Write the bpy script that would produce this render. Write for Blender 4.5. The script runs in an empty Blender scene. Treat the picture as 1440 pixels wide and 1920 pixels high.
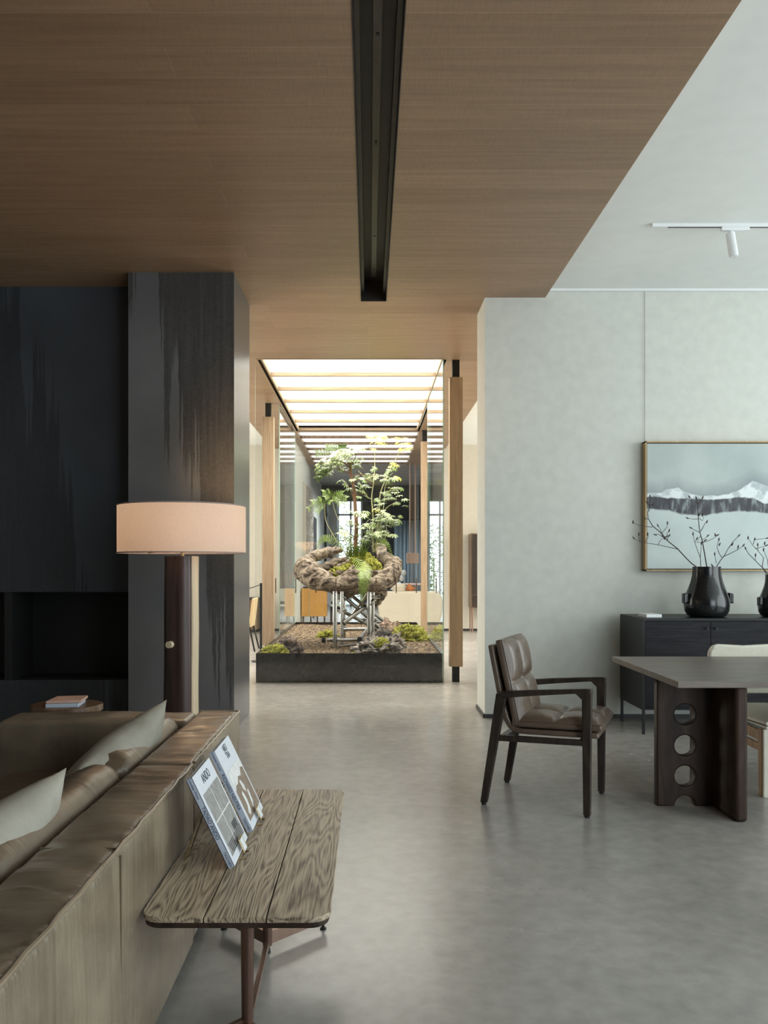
import bpy, bmesh, math, random
from mathutils import Vector, Matrix, noise
random.seed(7)
PI = math.pi
sc = bpy.context.scene
COL = sc.collection

# ------------------------------------------------------------------ camera, world, lights, exposure
EYE = 1.4; F = 1500.0
cd = bpy.data.cameras.new('camera'); cam = bpy.data.objects.new('camera', cd); COL.objects.link(cam)
cam.location = (0, 0, EYE); cam.rotation_euler = (PI/2, 0, 0)
cd.sensor_fit = 'VERTICAL'; cd.sensor_height = 36.0; cd.sensor_width = 27.0; cd.lens = 36.0*F/1920.0
cd.shift_x = 28/1920.0; cd.shift_y = 98/1920.0
sc.camera = cam
sc.view_settings.view_transform = 'Standard'; sc.view_settings.look = 'None'
sc.view_settings.gamma = 1.0; sc.view_settings.use_curve_mapping = False
sc.view_settings.exposure = 0.45
w = bpy.data.worlds.new('world'); sc.world = w; w.use_nodes = True
w.node_tree.nodes['Background'].inputs[0].default_value = (0.80, 0.90, 1.0, 1)
w.node_tree.nodes['Background'].inputs[1].default_value = 2.6

def area(name, loc, rot, sx, sy, power, col):
    l = bpy.data.lights.new(name, 'AREA'); l.shape = 'RECTANGLE'; l.size = sx; l.size_y = sy
    l.energy = power; l.color = col
    o = bpy.data.objects.new(name, l); COL.objects.link(o); o.location = loc; o.rotation_euler = rot
    return o
# daylight through the tall windows of the dining side (right) and behind the camera
area('daylight_right', (6.9, 3.0, 2.0), (0, PI/2, 0), 3.4, 6.0, 230, (0.88, 0.98, 1.0))
area('daylight_behind', (4.6, -2.8, 2.1), (PI/2, 0, 0), 3.8, 3.4, 75, (0.92, 0.98, 1.0))
area('daylight_far_left', (-5.8, 12.0, 2.0), (0, -PI/2, 0), 3.2, 6.0, 330, (1.0, 0.94, 0.84))
area('daylight_far_right', (6.8, 12.5, 2.0), (0, PI/2, 0), 3.2, 6.0, 390, (1.0, 0.94, 0.82))
area('back_room_fill', (0.1, 21.5, 3.80), (0, 0, 0), 1.6, 3.4, 170, (0.93, 0.97, 1.0)).data.spread = math.radians(130)  # added fill without a fixture, brightens the dark back room
sl = area('skylight_daylight', (-0.2, 12.0, 3.922), (0, 0, 0), 2.1, 4.9, 245, (1.0, 0.96, 0.89)); sl.data.spread = math.radians(138)

# ------------------------------------------------------------------ material helpers
def newmat(name):
    m = bpy.data.materials.new(name); m.use_nodes = True
    nt = m.node_tree; b = nt.nodes['Principled BSDF']
    return m, nt, b
def N(nt, t, **kw):
    n = nt.nodes.new(t)
    for k, v in kw.items():
        if k in n.inputs: n.inputs[k].default_value = v
        else: setattr(n, k, v)
    return n
def L(nt, a, ai, b, bi): nt.links.new(a.outputs[ai], b.inputs[bi])
def coords(nt, scale=(1,1,1), rot=(0,0,0)):
    g = N(nt, 'ShaderNodeNewGeometry'); mp = N(nt, 'ShaderNodeMapping')
    mp.inputs['Scale'].default_value = scale; mp.inputs['Rotation'].default_value = rot
    L(nt, g, 'Position', mp, 'Vector'); return mp
def ramp(nt, src, so, stops):
    r = N(nt, 'ShaderNodeValToRGB'); el = r.color_ramp.elements
    while len(el) < len(stops): el.new(0.5)
    for e, (p, c) in zip(el, stops):
        e.position = p; e.color = (*c, 1)
    L(nt, src, so, r, 'Fac'); return r
def mathn(nt, op, a, b=None, c=None):
    m = N(nt, 'ShaderNodeMath', operation=op)
    for i, v in enumerate((a, b, c)):
        if v is None: continue
        if isinstance(v, (int, float)): m.inputs[i].default_value = v
        else: nt.links.new(v, m.inputs[i])
    return m.outputs[0]
def mixc(nt, fac, a, b, blend='MIX'):
    m = N(nt, 'ShaderNodeMix', data_type='RGBA', blend_type=blend)
    for key, v in ((0, fac), (6, a), (7, b)):
        if isinstance(v, (int, float)): m.inputs[key].default_value = v
        elif isinstance(v, tuple): m.inputs[key].default_value = (*v, 1)
        else: nt.links.new(v, m.inputs[key])
    return m.outputs[2]
def bump(nt, bs, src, strength, dist=0.01):
    b = N(nt, 'ShaderNodeBump'); b.inputs['Strength'].default_value = strength; b.inputs['Distance'].default_value = dist
    nt.links.new(src, b.inputs['Height']); L(nt, b, 'Normal', bs, 'Normal')

def curvefn(nt, src, pts):
    fc = N(nt, 'ShaderNodeFloatCurve'); c = fc.mapping.curves[0]
    c.points[0].location = pts[0]; c.points[1].location = pts[-1]
    for p in pts[1:-1]: c.points.new(*p)
    for p in c.points: p.handle_type = 'VECTOR'
    fc.mapping.update(); nt.links.new(src, fc.inputs['Value']); return fc.outputs[0]

def plain(name, col, rough=0.5, metal=0.0, var=0.12, scale=8, bmp=0.0, spec=0.5, coat=0.0):
    m, nt, b = newmat(name)
    co = coords(nt, (scale,)*3)
    n = N(nt, 'ShaderNodeTexNoise'); n.inputs['Detail'].default_value = 6; L(nt, co, 0, n, 'Vector')
    a = tuple(max(0, c*(1-var)) for c in col); d = tuple(min(1, c*(1+var)) for c in col)
    r = ramp(nt, n, 'Fac', [(0.3, a), (0.7, d)]); L(nt, r, 0, b, 'Base Color')
    b.inputs['Roughness'].default_value = rough; b.inputs['Metallic'].default_value = metal
    b.inputs['Specular IOR Level'].default_value = spec; b.inputs['Coat Weight'].default_value = coat
    if bmp: bump(nt, b, n.outputs['Fac'], bmp)
    return m

def woodmat(name, c0, c1, grain=(2, 30, 30), rough=0.5, contrast=(0.35, 0.65), bmp=0.15, spec=0.4, dist=1.5):
    m, nt, b = newmat(name)
    co = coords(nt, grain)
    n = N(nt, 'ShaderNodeTexNoise'); n.inputs['Detail'].default_value = 8; n.inputs['Scale'].default_value = 1.0
    n.inputs['Distortion'].default_value = dist
    L(nt, co, 0, n, 'Vector')
    r = ramp(nt, n, 'Fac', [(contrast[0], c0), (contrast[1], c1)]); L(nt, r, 0, b, 'Base Color')
    b.inputs['Roughness'].default_value = rough; b.inputs['Specular IOR Level'].default_value = spec
    bump(nt, b, n.outputs['Fac'], bmp, 0.004)
    return m

def ceiling_wood():
    m, nt, b = newmat('ceiling_planks')
    co = coords(nt, (1, 1, 1))
    br = N(nt, 'ShaderNodeTexBrick'); br.offset = 0.37
    br.inputs['Scale'].default_value = 1; br.inputs['Brick Width'].default_value = 2.6; br.inputs['Row Height'].default_value = 0.235
    br.inputs['Mortar Size'].default_value = 0.0013; br.inputs['Mortar Smooth'].default_value = 0.0
    br.inputs['Color1'].default_value = (0.300, 0.190, 0.112, 1); br.inputs['Color2'].default_value = (0.355, 0.232, 0.142, 1)
    br.inputs['Mortar'].default_value = (0.44, 0.31, 0.20, 1)
    L(nt, co, 0, br, 'Vector')
    c2 = coords(nt, (1.2, 26, 1))
    n = N(nt, 'ShaderNodeTexNoise'); n.inputs['Detail'].default_value = 9; n.inputs['Scale'].default_value = 1; n.inputs['Roughness'].default_value = 0.65
    L(nt, c2, 0, n, 'Vector')
    r = ramp(nt, n, 'Fac', [(0.3, (0.80, 0.79, 0.78)), (0.7, (1.10, 1.09, 1.08))])
    c = mixc(nt, 1.0, br.outputs['Color'], r.outputs[0], 'MULTIPLY')
    c3 = coords(nt, (180, 12, 1)); n3 = N(nt, 'ShaderNodeTexNoise'); n3.inputs['Scale'].default_value = 1; L(nt, c3, 0, n3, 'Vector')
    r3 = ramp(nt, n3, 'Fac', [(0.35, (0.93,)*3), (0.65, (1.06,)*3)])
    c = mixc(nt, 1.0, c, r3.outputs[0], 'MULTIPLY')
    nt.links.new(c, b.inputs['Base Color'])
    b.inputs['Roughness'].default_value = 0.42
    return m

def concrete():
    m, nt, b = newmat('polished_concrete')
    co = coords(nt, (0.55, 0.8, 1)); co.inputs['Location'].default_value = (3.1, 1.7, 0.43); n = N(nt, 'ShaderNodeTexNoise'); n.inputs['Detail'].default_value = 7; n.inputs['Scale'].default_value = 1.2; n.inputs['Roughness'].default_value = 0.6
    L(nt, co, 0, n, 'Vector')
    r = ramp(nt, n, 'Fac', [(0.3, (0.285, 0.273, 0.252)), (0.5, (0.335, 0.320, 0.296)), (0.72, (0.385, 0.368, 0.340))])
    co2 = coords(nt, (14, 14, 14)); co2.inputs['Location'].default_value = (.3, .2, 0.37); n2 = N(nt, 'ShaderNodeTexNoise'); n2.inputs['Detail'].default_value = 8; n2.inputs['Scale'].default_value = 1; L(nt, co2, 0, n2, 'Vector')
    r2 = ramp(nt, n2, 'Fac', [(0.25, (0.84,)*3), (0.75, (1.12,)*3)])
    c = mixc(nt, 1.0, r.outputs[0], r2.outputs[0], 'MULTIPLY')
    nt.links.new(c, b.inputs['Base Color'])
    rr = mathn(nt, 'MULTIPLY_ADD', n.outputs['Fac'], 0.16, 0.17)
    nt.links.new(rr, b.inputs['Roughness'])
    b.inputs['Specular IOR Level'].default_value = 0.5
    return m

def drip_wall(name, base, dark, x0, x1, pts, amp, up=True, rough=0.29, strength=0.85):
    """dark mineral plaster with crackled paint runs: pts gives the height of the run ends along x"""
    m, nt, b = newmat(name)
    g = N(nt, 'ShaderNodeNewGeometry'); s = N(nt, 'ShaderNodeSeparateXYZ'); L(nt, g, 'Position', s, 0)
    X, Y, Z = s.outputs[0], s.outputs[1], s.outputs[2]
    wig = N(nt, 'ShaderNodeTexNoise'); wig.inputs['Scale'].default_value = 9; wig.inputs['Detail'].default_value = 4; L(nt, g, 'Position', wig, 'Vector')
    wx = mathn(nt, 'MULTIPLY_ADD', mathn(nt, 'SUBTRACT', wig.outputs['Fac'], 0.5), 0.022, X)
    wn_ = N(nt, 'ShaderNodeTexWhiteNoise', noise_dimensions='1D'); nt.links.new(mathn(nt, 'FLOOR', mathn(nt, 'MULTIPLY', wx, 62.0)), wn_.inputs['W'])
    wn2 = N(nt, 'ShaderNodeTexWhiteNoise', noise_dimensions='1D'); nt.links.new(mathn(nt, 'FLOOR', mathn(nt, 'MULTIPLY', wx, 17.0)), wn2.inputs['W'])
    u = mathn(nt, 'DIVIDE', mathn(nt, 'SUBTRACT', wx, x0), x1-x0)
    fc = mathn(nt, 'MULTIPLY', curvefn(nt, u, [((px-x0)/(x1-x0), z/4.0) for px, z in pts]), 4.0)
    rnd_ = mathn(nt, 'ADD', mathn(nt, 'MULTIPLY', mathn(nt, 'SUBTRACT', wn_.outputs['Value'], 0.5), amp), mathn(nt, 'MULTIPLY', mathn(nt, 'SUBTRACT', wn2.outputs['Value'], 0.5), amp))
    h = mathn(nt, 'ADD', fc, rnd_)
    d = mathn(nt, 'SUBTRACT', Z, h) if up else mathn(nt, 'SUBTRACT', h, Z)
    mask = mathn(nt, 'MINIMUM', mathn(nt, 'MAXIMUM', mathn(nt, 'MULTIPLY', d, 5.0), 0.0), 1.0)
    cr = N(nt, 'ShaderNodeTexNoise'); cr.inputs['Scale'].default_value = 34; cr.inputs['Detail'].default_value = 9; cr.inputs['Distortion'].default_value = 2.4; L(nt, g, 'Position', cr, 'Vector')
    c2 = coords(nt, (40, 40, 1.2)); st_ = N(nt, 'ShaderNodeTexNoise'); st_.inputs['Scale'].default_value = 1; st_.inputs['Detail'].default_value = 4; L(nt, c2, 0, st_, 'Vector')
    tex = mathn(nt, 'MINIMUM', mathn(nt, 'MULTIPLY', mathn(nt, 'ADD', cr.outputs['Fac'], mathn(nt, 'MULTIPLY', st_.outputs['Fac'], 0.7)), strength), 1.0)
    cf = mathn(nt, 'MULTIPLY', mask, tex)
    cl = N(nt, 'ShaderNodeTexNoise'); cl.inputs['Scale'].default_value = 1.3; cl.inputs['Detail'].default_value = 6; L(nt, g, 'Position', cl, 'Vector')
    rb = ramp(nt, cl, 'Fac', [(0.3, tuple(c*0.82 for c in base)), (0.7, tuple(c*1.2 for c in base))])
    c = mixc(nt, cf, rb.outputs[0], dark)
    nt.links.new(c, b.inputs['Base Color'])
    b.inputs['Roughness'].default_value = rough
    bump(nt, b, cf, 0.2, 0.003)
    return m

def leather(name, c0, c1, rough=0.38, wr=0.7, wscale=(5, 60, 5), coat=0.5):
    m, nt, b = newmat(name)
    co = coords(nt, (2.2, 2.2, 2.2)); n = N(nt, 'ShaderNodeTexNoise'); n.inputs['Detail'].default_value = 8; n.inputs['Scale'].default_value = 1.4; n.inputs['Roughness'].default_value = 0.62
    L(nt, co, 0, n, 'Vector')
    r = ramp(nt, n, 'Fac', [(0.32, c0), (0.68, c1)])
    L(nt, r, 0, b, 'Base Color')
    c2 = coords(nt, wscale); n2 = N(nt, 'ShaderNodeTexNoise'); n2.inputs['Scale'].default_value = 0.35; n2.inputs['Detail'].default_value = 4; n2.inputs['Distortion'].default_value = 0.5
    L(nt, c2, 0, n2, 'Vector')
    c3 = coords(nt, (160,)*3); n3 = N(nt, 'ShaderNodeTexNoise'); n3.inputs['Scale'].default_value = 1; L(nt, c3, 0, n3, 'Vector')
    hh = mathn(nt, 'MULTIPLY_ADD', n3.outputs['Fac'], 0.04, n2.outputs['Fac'])
    bump(nt, b, hh, wr, 0.02)
    rr = mathn(nt, 'MULTIPLY_ADD', n.outputs['Fac'], 0.3, rough-0.15); nt.links.new(rr, b.inputs['Roughness'])
    b.inputs['Coat Weight'].default_value = coat; b.inputs['Coat Roughness'].default_value = 0.30
    return m

def emit(name, col, strength):
    m, nt, b = newmat(name)
    b.inputs['Base Color'].default_value = (*col, 1)
    b.inputs['Emission Color'].default_value = (*col, 1); b.inputs['Emission Strength'].default_value = strength
    return m

def glass(name, tint=(0.982, 0.99, 0.986), f0=0.045):
    m = bpy.data.materials.new(name); m.use_nodes = True; nt = m.node_tree
    for n in list(nt.nodes): nt.nodes.remove(n)
    out = N(nt, 'ShaderNodeOutputMaterial'); mx = N(nt, 'ShaderNodeMixShader')
    tr = N(nt, 'ShaderNodeBsdfTransparent'); tr.inputs[0].default_value = (*tint, 1)
    gl = N(nt, 'ShaderNodeBsdfGlossy'); gl.inputs['Roughness'].default_value = 0.0; gl.inputs[0].default_value = (1, 1, 1, 1)
    lw = N(nt, 'ShaderNodeLayerWeight'); lw.inputs['Blend'].default_value = 0.5
    p = mathn(nt, 'POWER', lw.outputs['Facing'], 5.0); f = mathn(nt, 'MULTIPLY_ADD', p, 1-f0, f0)
    nt.links.new(f, mx.inputs[0]); L(nt, tr, 0, mx, 1); L(nt, gl, 0, mx, 2); L(nt, mx, 0, out, 0)
    return m

M = {}
M['ceil'] = ceiling_wood()
M['white_ceiling'] = plain('white_ceiling_paint', (0.84, 0.86, 0.84), 0.8, var=0.02, scale=1.5)
M['wall'] = plain('pale_plaster', (0.61, 0.625, 0.575), 0.75, var=0.045, scale=2.2, bmp=0.03)
M['cream'] = plain('cream_plaster', (0.54, 0.51, 0.44), 0.8, var=0.03, scale=2)
M['floor'] = concrete()
M['pier'] = drip_wall('dark_plaster_pier', (0.125, 0.128, 0.130), (0.040, 0.038, 0.037), -2.1, -1.1, [(-2.1, 4.0), (-1.80, 4.0), (-1.76, 3.95), (-1.73, 2.8), (-1.65, 2.6), (-1.5, 2.3), (-1.4, 1.9), (-1.3, 1.0), (-1.1, 0.3)], 0.75)
M['darkwall'] = drip_wall('dark_plaster_wall', (0.060, 0.070, 0.084), (0.022, 0.024, 0.027), -6.5, -2.0, [(-6.5, 4.0), (-3.2, 4.0), (-3.08, 3.9), (-3.02, 3.3), (-2.8, 3.0), (-2.68, 2.4), (-2.6, 1.7), (-2.5, 1.0), (-2.3, 0.3), (-2.0, 0.2)], 0.8, up=False, strength=0.75)
M['black'] = plain('black_recess', (0.012, 0.012, 0.013), 0.6)
M['base'] = plain('black_baseboard', (0.03, 0.03, 0.03), 0.5)
M['recess'] = plain('track_recess_black', (0.012, 0.009, 0.007), 0.5)
M['recess_side'] = plain('track_recess_bronze', (0.030, 0.021, 0.014), 0.45)
M['alu'] = plain('track_grey', (0.07, 0.065, 0.06), 0.35, 0.6)
M['sky'] = emit('skylight_diffuser', (0.96, 0.98, 1.0), 0.85)
M['added_sky'] = emit('added_rear_panel', (0.96, 0.97, 0.98), 0.85)  # added glowing rear panel, matching the skylight's mirrored bands
M['oakpale'] = woodmat('pale_oak', (0.30, 0.205, 0.125), (0.41, 0.29, 0.185), (30, 30, 1.5), 0.5)
M['oakbeam'] = woodmat('pale_oak_beam', (0.27, 0.185, 0.11), (0.38, 0.27, 0.17), (1.5, 30, 30), 0.5)
M['steelblack'] = plain('blackened_steel', (0.012, 0.010, 0.008), 0.2, 0.0, var=0.3, scale=3, spec=0.35)
M['glass'] = glass('clear_glass')
M['glassedge'] = plain('glass_edge', (0.35, 0.50, 0.42), 0.15)
M['marker'] = plain('bronze_marker', (0.17, 0.10, 0.06), 0.4)
M['leather'] = leather('sofa_leather', (0.125, 0.092, 0.060), (0.285, 0.232, 0.165))
M['leatherdark'] = leather('sofa_cushion_leather', (0.10, 0.072, 0.045), (0.17, 0.125, 0.082), 0.36, 0.35)
M['piping'] = leather('sofa_piping', (0.20, 0.15, 0.10), (0.30, 0.23, 0.16), 0.35, 0.1)
M['velvet'] = leather('pillow_velvet', (0.24, 0.225, 0.185), (0.42, 0.40, 0.34), 0.6, 0.25, (6, 6, 6), 0.0)
M['chairleather'] = leather('chair_leather', (0.082, 0.055, 0.038), (0.165, 0.115, 0.080), 0.45, 0.35, (14, 14, 14))
M['chairwood'] = woodmat('dark_stained_wood', (0.018, 0.013, 0.010), (0.045, 0.032, 0.025), (20, 20, 4), 0.4)
M['tablewood'] = woodmat('dark_oak', (0.018, 0.011, 0.008), (0.062, 0.038, 0.026), (14, 14, 2.0), 0.5, (0.3, 0.7), spec=0.22)
M['tabletop'] = woodmat('grey_brown_oak', (0.085, 0.067, 0.052), (0.19, 0.155, 0.125), (2.2, 26, 26), 0.35, (0.3, 0.7), 0.08)
M['oldoak'] = None
M['bronze'] = plain('bronze_metal', (0.15, 0.09, 0.07), 0.36, 0.75, var=0.1)
M['copper'] = plain('copper_metal', (0.30, 0.20, 0.155), 0.32, 0.8, var=0.1)
M['brass'] = plain('brass', (0.42, 0.31, 0.15), 0.35, 0.9)
M['paper'] = plain('book_white', (0.66, 0.70, 0.76), 0.45, var=0.02)
M['spine'] = plain('book_spine_blue_white', (0.55, 0.63, 0.76), 0.45, var=0.02)
M['ink'] = plain('ink_dark', (0.03, 0.05, 0.08), 0.6)
M['pagegrey'] = plain('picture_grey', (0.30, 0.30, 0.29), 0.5, var=0.22, scale=9)
M['pagelight'] = plain('picture_light', (0.72, 0.73, 0.72), 0.5)
M['pagedark'] = plain('picture_dark', (0.07, 0.075, 0.08), 0.5, var=0.3, scale=30)
M['pagebrown'] = plain('picture_brown', (0.24, 0.185, 0.14), 0.5, var=0.25, scale=14)
M['blackwood'] = woodmat('black_oak', (0.005, 0.005, 0.007), (0.018, 0.018, 0.022), (3, 3, 70), 0.6, bmp=0.3, spec=0.2)
M['blackmetal'] = plain('black_metal', (0.013, 0.014, 0.014), 0.4, 0.0, spec=0.25)
M['ceramic'] = plain('black_ceramic', (0.011, 0.012, 0.013), 0.17, 0.0, 0.3, 20, 0.05)
M['bark'] = plain('twig_bark', (0.045, 0.033, 0.027), 0.7)
M['acrylic'] = plain('card_white', (0.75, 0.78, 0.78), 0.3, var=0.02)
M['whiteleather'] = plain('cream_leather', (0.62, 0.60, 0.50), 0.5, var=0.05)
M['oak'] = woodmat('honey_oak', (0.26, 0.15, 0.07), (0.40, 0.25, 0.13), (25, 25, 3), 0.45)
M['nail'] = plain('nail_head', (0.10, 0.09, 0.08), 0.3, 0.8)
M['whitepaint'] = plain('white_metal', (0.78, 0.80, 0.80), 0.4, var=0.01)
M['frame'] = woodmat('light_oak_frame', (0.38, 0.25, 0.11), (0.52, 0.36, 0.18), (20, 20, 3), 0.45)
M['trunk'] = woodmat('dark_red_log', (0.030, 0.017, 0.015), (0.085, 0.050, 0.042), (9, 9, 1.2), 0.33, (0.3, 0.7), 0.3)
M['sapwood'] = woodmat('pale_sapwood', (0.55, 0.43, 0.28), (0.72, 0.60, 0.44), (30, 30, 1.5), 0.55)
M['walnut'] = woodmat('walnut', (0.09, 0.055, 0.035), (0.20, 0.13, 0.08), (12, 12, 2), 0.4)
M['greyceil'] = woodmat('grey_ribbed_ceiling', (0.16, 0.16, 0.16), (0.34, 0.34, 0.34), (1, 14, 1), 0.6)
M['curtain'] = plain('blue_grey_curtain', (0.28, 0.36, 0.42), 0.8, var=0.05)
M['darkgrey'] = plain('dark_grey_wall', (0.06, 0.06, 0.062), 0.6)
M['ochre'] = plain('ochre_cabinet', (0.50, 0.25, 0.055), 0.5, var=0.12, scale=5)
M['offwhite'] = plain('offwhite_fabric', (0.70, 0.62, 0.50), 0.85, var=0.03)
M['orange'] = plain('orange_fabric', (0.65, 0.22, 0.07), 0.8)
M['pinkshade'] = plain('pink_beige_shade', (0.62, 0.42, 0.34), 0.7, var=0.04)
M['ball'] = plain('white_ball', (0.80, 0.82, 0.82), 0.3)
M['cane'] = plain('woven_cane', (0.58, 0.44, 0.25), 0.7, var=0.3, scale=60)
M['chrome'] = plain('galvanised_steel', (0.36, 0.36, 0.35), 0.20, 1.0, var=0.1, scale=20)
M['darkhole'] = plain('pipe_inside', (0.01, 0.01, 0.01), 0.8)
M['fern'] = plain('fern_green', (0.19, 0.27, 0.045), 0.5, var=0.35, scale=10)
M['leaf'] = plain('leaf_green', (0.15, 0.215, 0.045), 0.38, var=0.5, scale=7)
M['leafy'] = plain('leaf_yellow_green', (0.52, 0.50, 0.07), 0.45, var=0.35, scale=9)
M['leafdk'] = plain('leaf_deep_green', (0.075, 0.115, 0.03), 0.4, var=0.4, scale=10)
M['leaflit'] = plain('leaf_lit_green', (0.36, 0.42, 0.20), 0.4, var=0.3, scale=9)  # strong light from above put into the leaf colour
M['stembrown'] = plain('brown_bark', (0.16, 0.08, 0.04), 0.75, var=0.3, scale=25, bmp=0.3)
M['stempale'] = plain('pale_green_stem', (0.42, 0.40, 0.20), 0.55, var=0.15)
M['relief'] = plain('grey_beige_relief', (0.36, 0.33, 0.28), 0.8, var=0.4, scale=14, bmp=0.5)

def strong_oak():
    m, nt, b = newmat('weathered_oak')
    co = coords(nt, (6.5, 0.8, 6.5))
    n = N(nt, 'ShaderNodeTexNoise'); n.inputs['Scale'].default_value = 1.5; n.inputs['Detail'].default_value = 1.5; L(nt, co, 0, n, 'Vector')
    rings = mathn(nt, 'FRACT', mathn(nt, 'MULTIPLY', n.outputs['Fac'], 22.0))
    tri = mathn(nt, 'ABSOLUTE', mathn(nt, 'SUBTRACT', rings, 0.5))
    c2 = coords(nt, (170, 7, 60)); n2 = N(nt, 'ShaderNodeTexNoise'); n2.inputs['Scale'].default_value = 1; n2.inputs['Detail'].default_value = 5; L(nt, c2, 0, n2, 'Vector')
    v = mathn(nt, 'ADD', mathn(nt, 'MULTIPLY', tri, 0.75), mathn(nt, 'MULTIPLY', n2.outputs['Fac'], 1.15))
    g = mathn(nt, 'MULTIPLY', v, 0.7)
    r = N(nt, 'ShaderNodeValToRGB'); el = r.color_ramp.elements; el.new(0.5)
    for e, (p, c) in zip(el, [(0.34, (0.085, 0.062, 0.043)), (0.46, (0.27, 0.213, 0.15)), (0.66, (0.50, 0.415, 0.30))]): e.position = p; e.color = (*c, 1)
    nt.links.new(g, r.inputs[0])
    L(nt, r, 0, b, 'Base Color'); b.inputs['Roughness'].default_value = 0.42
    bump(nt, b, g, 0.35, 0.003)
    return m
M['oldoak'] = strong_oak()

def painting_mat(x0, x1, z0, z1):
    m, nt, b = newmat('mountain_painting')
    g = N(nt, 'ShaderNodeNewGeometry'); s = N(nt, 'ShaderNodeSeparateXYZ'); L(nt, g, 'Position', s, 0)
    u = mathn(nt, 'DIVIDE', mathn(nt, 'SUBTRACT', s.outputs[0], x0), x1-x0)
    v = mathn(nt, 'DIVIDE', mathn(nt, 'SUBTRACT', s.outputs[2], z0), z1-z0)
    cx = lambda x: (x-300)/1440.0
    cy = lambda y: 1-(y-200)/900.0
    ridge = [(300,555),(400,550),(430,530),(520,513),(560,545),(680,575),(800,570),(940,545),(1060,468),(1152,500),(1300,560),(1740,570)]
    dtop = [(300,580),(450,585),(700,600),(850,590),(950,580),(1060,585),(1152,630),(1400,620),(1740,610)]
    dbot = [(300,665),(450,675),(560,700),(720,710),(850,685),(1000,680),(1152,690),(1500,690),(1740,680)]
    fr = curvefn(nt, u, [(cx(x), cy(y)) for x, y in ridge])
    fd = curvefn(nt, u, [(cx(x), cy(y)) for x, y in dtop])
    fb = curvefn(nt, u, [(cx(x), cy(y)) for x, y in dbot])
    nz = N(nt, 'ShaderNodeTexNoise'); nz.inputs['Scale'].default_value = 13; nz.inputs['Detail'].default_value = 9; L(nt, g, 'Position', nz, 'Vector')
    vv = mathn(nt, 'MULTIPLY_ADD', mathn(nt, 'SUBTRACT', nz.outputs['Fac'], 0.5), 0.04, v)
    cl = lambda o: mathn(nt, 'MINIMUM', mathn(nt, 'MAXIMUM', o, 0.0), 1.0)
    below_ridge = cl(mathn(nt, 'MULTIPLY', mathn(nt, 'SUBTRACT', fr, vv), 120.0))
    below_dtop = cl(mathn(nt, 'MULTIPLY', mathn(nt, 'SUBTRACT', fd, vv), 90.0))
    below_dbot = cl(mathn(nt, 'MULTIPLY', mathn(nt, 'SUBTRACT', fb, vv), 70.0))
    soft = mathn(nt, 'MULTIPLY', cl(mathn(nt, 'SUBTRACT', 1.0, mathn(nt, 'MULTIPLY', mathn(nt, 'SUBTRACT', vv, fr), 9.0))), 0.55)
    n2 = N(nt, 'ShaderNodeTexNoise'); n2.inputs['Scale'].default_value = 2.2; n2.inputs['Detail'].default_value = 7; L(nt, g, 'Position', n2, 'Vector')
    skyc = ramp(nt, n2, 'Fac', [(0.3, (0.34, 0.40, 0.39)), (0.7, (0.48, 0.54, 0.51))])
    c = mixc(nt, soft, skyc.outputs[0], (0.16, 0.18, 0.20))
    snow = ramp(nt, nz, 'Fac', [(0.40, (0.42, 0.47, 0.48)), (0.56, (0.72, 0.77, 0.77))])
    c = mixc(nt, below_ridge, c, snow.outputs[0])
    dkc = coords(nt, (26, 1, 7)); n3 = N(nt, 'ShaderNodeTexNoise'); n3.inputs['Scale'].default_value = 1; n3.inputs['Detail'].default_value = 6; L(nt, dkc, 0, n3, 'Vector')
    dk = ramp(nt, n3, 'Fac', [(0.42, (0.012, 0.012, 0.018)), (0.54, (0.045, 0.05, 0.06)), (0.66, (0.20, 0.23, 0.23))])
    c = mixc(nt, below_dtop, c, dk.outputs[0])
    lake = ramp(nt, n2, 'Fac', [(0.3, (0.42, 0.49, 0.48)), (0.7, (0.56, 0.63, 0.60))])
    c = mixc(nt, below_dbot, c, lake.outputs[0])
    nt.links.new(c, b.inputs['Base Color']); b.inputs['Roughness'].default_value = 0.5
    bump(nt, b, nz.outputs['Fac'], 0.2, 0.004)
    return m

def driftwood():
    m, nt, b = newmat('weathered_root')
    g = N(nt, 'ShaderNodeNewGeometry')
    mp = N(nt, 'ShaderNodeMapping'); mp.inputs['Scale'].default_value = (4, 5, 8); L(nt, g, 'Position', mp, 0)
    n = N(nt, 'ShaderNodeTexNoise'); n.inputs['Scale'].default_value = 1.6; n.inputs['Detail'].default_value = 9; n.inputs['Distortion'].default_value = 1.6; n.inputs['Roughness'].default_value = 0.65; L(nt, mp, 0, n, 0)
    r = ramp(nt, n, 'Fac', [(0.38, (0.020, 0.013, 0.008)), (0.46, (0.10, 0.068, 0.043)), (0.54, (0.23, 0.178, 0.122)), (0.68, (0.38, 0.315, 0.235))])
    L(nt, r, 0, b, 'Base Color'); b.inputs['Roughness'].default_value = 0.8
    bump(nt, b, n.outputs['Fac'], 0.9, 0.03); return m
M['root'] = driftwood()
def mossmat():
    m, nt, b = newmat('moss'); co = coords(nt, (40,)*3)
    n = N(nt, 'ShaderNodeTexNoise'); n.inputs['Scale'].default_value = 1; n.inputs['Detail'].default_value = 8; L(nt, co, 0, n, 0)
    r = ramp(nt, n, 'Fac', [(0.3, (0.06, 0.065, 0.006)), (0.5, (0.20, 0.20, 0.018)), (0.7, (0.38, 0.36, 0.04))])
    L(nt, r, 0, b, 'Base Color'); b.inputs['Roughness'].default_value = 0.9; bump(nt, b, n.outputs['Fac'], 1.0, 0.02); return m
M['moss'] = mossmat()
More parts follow.
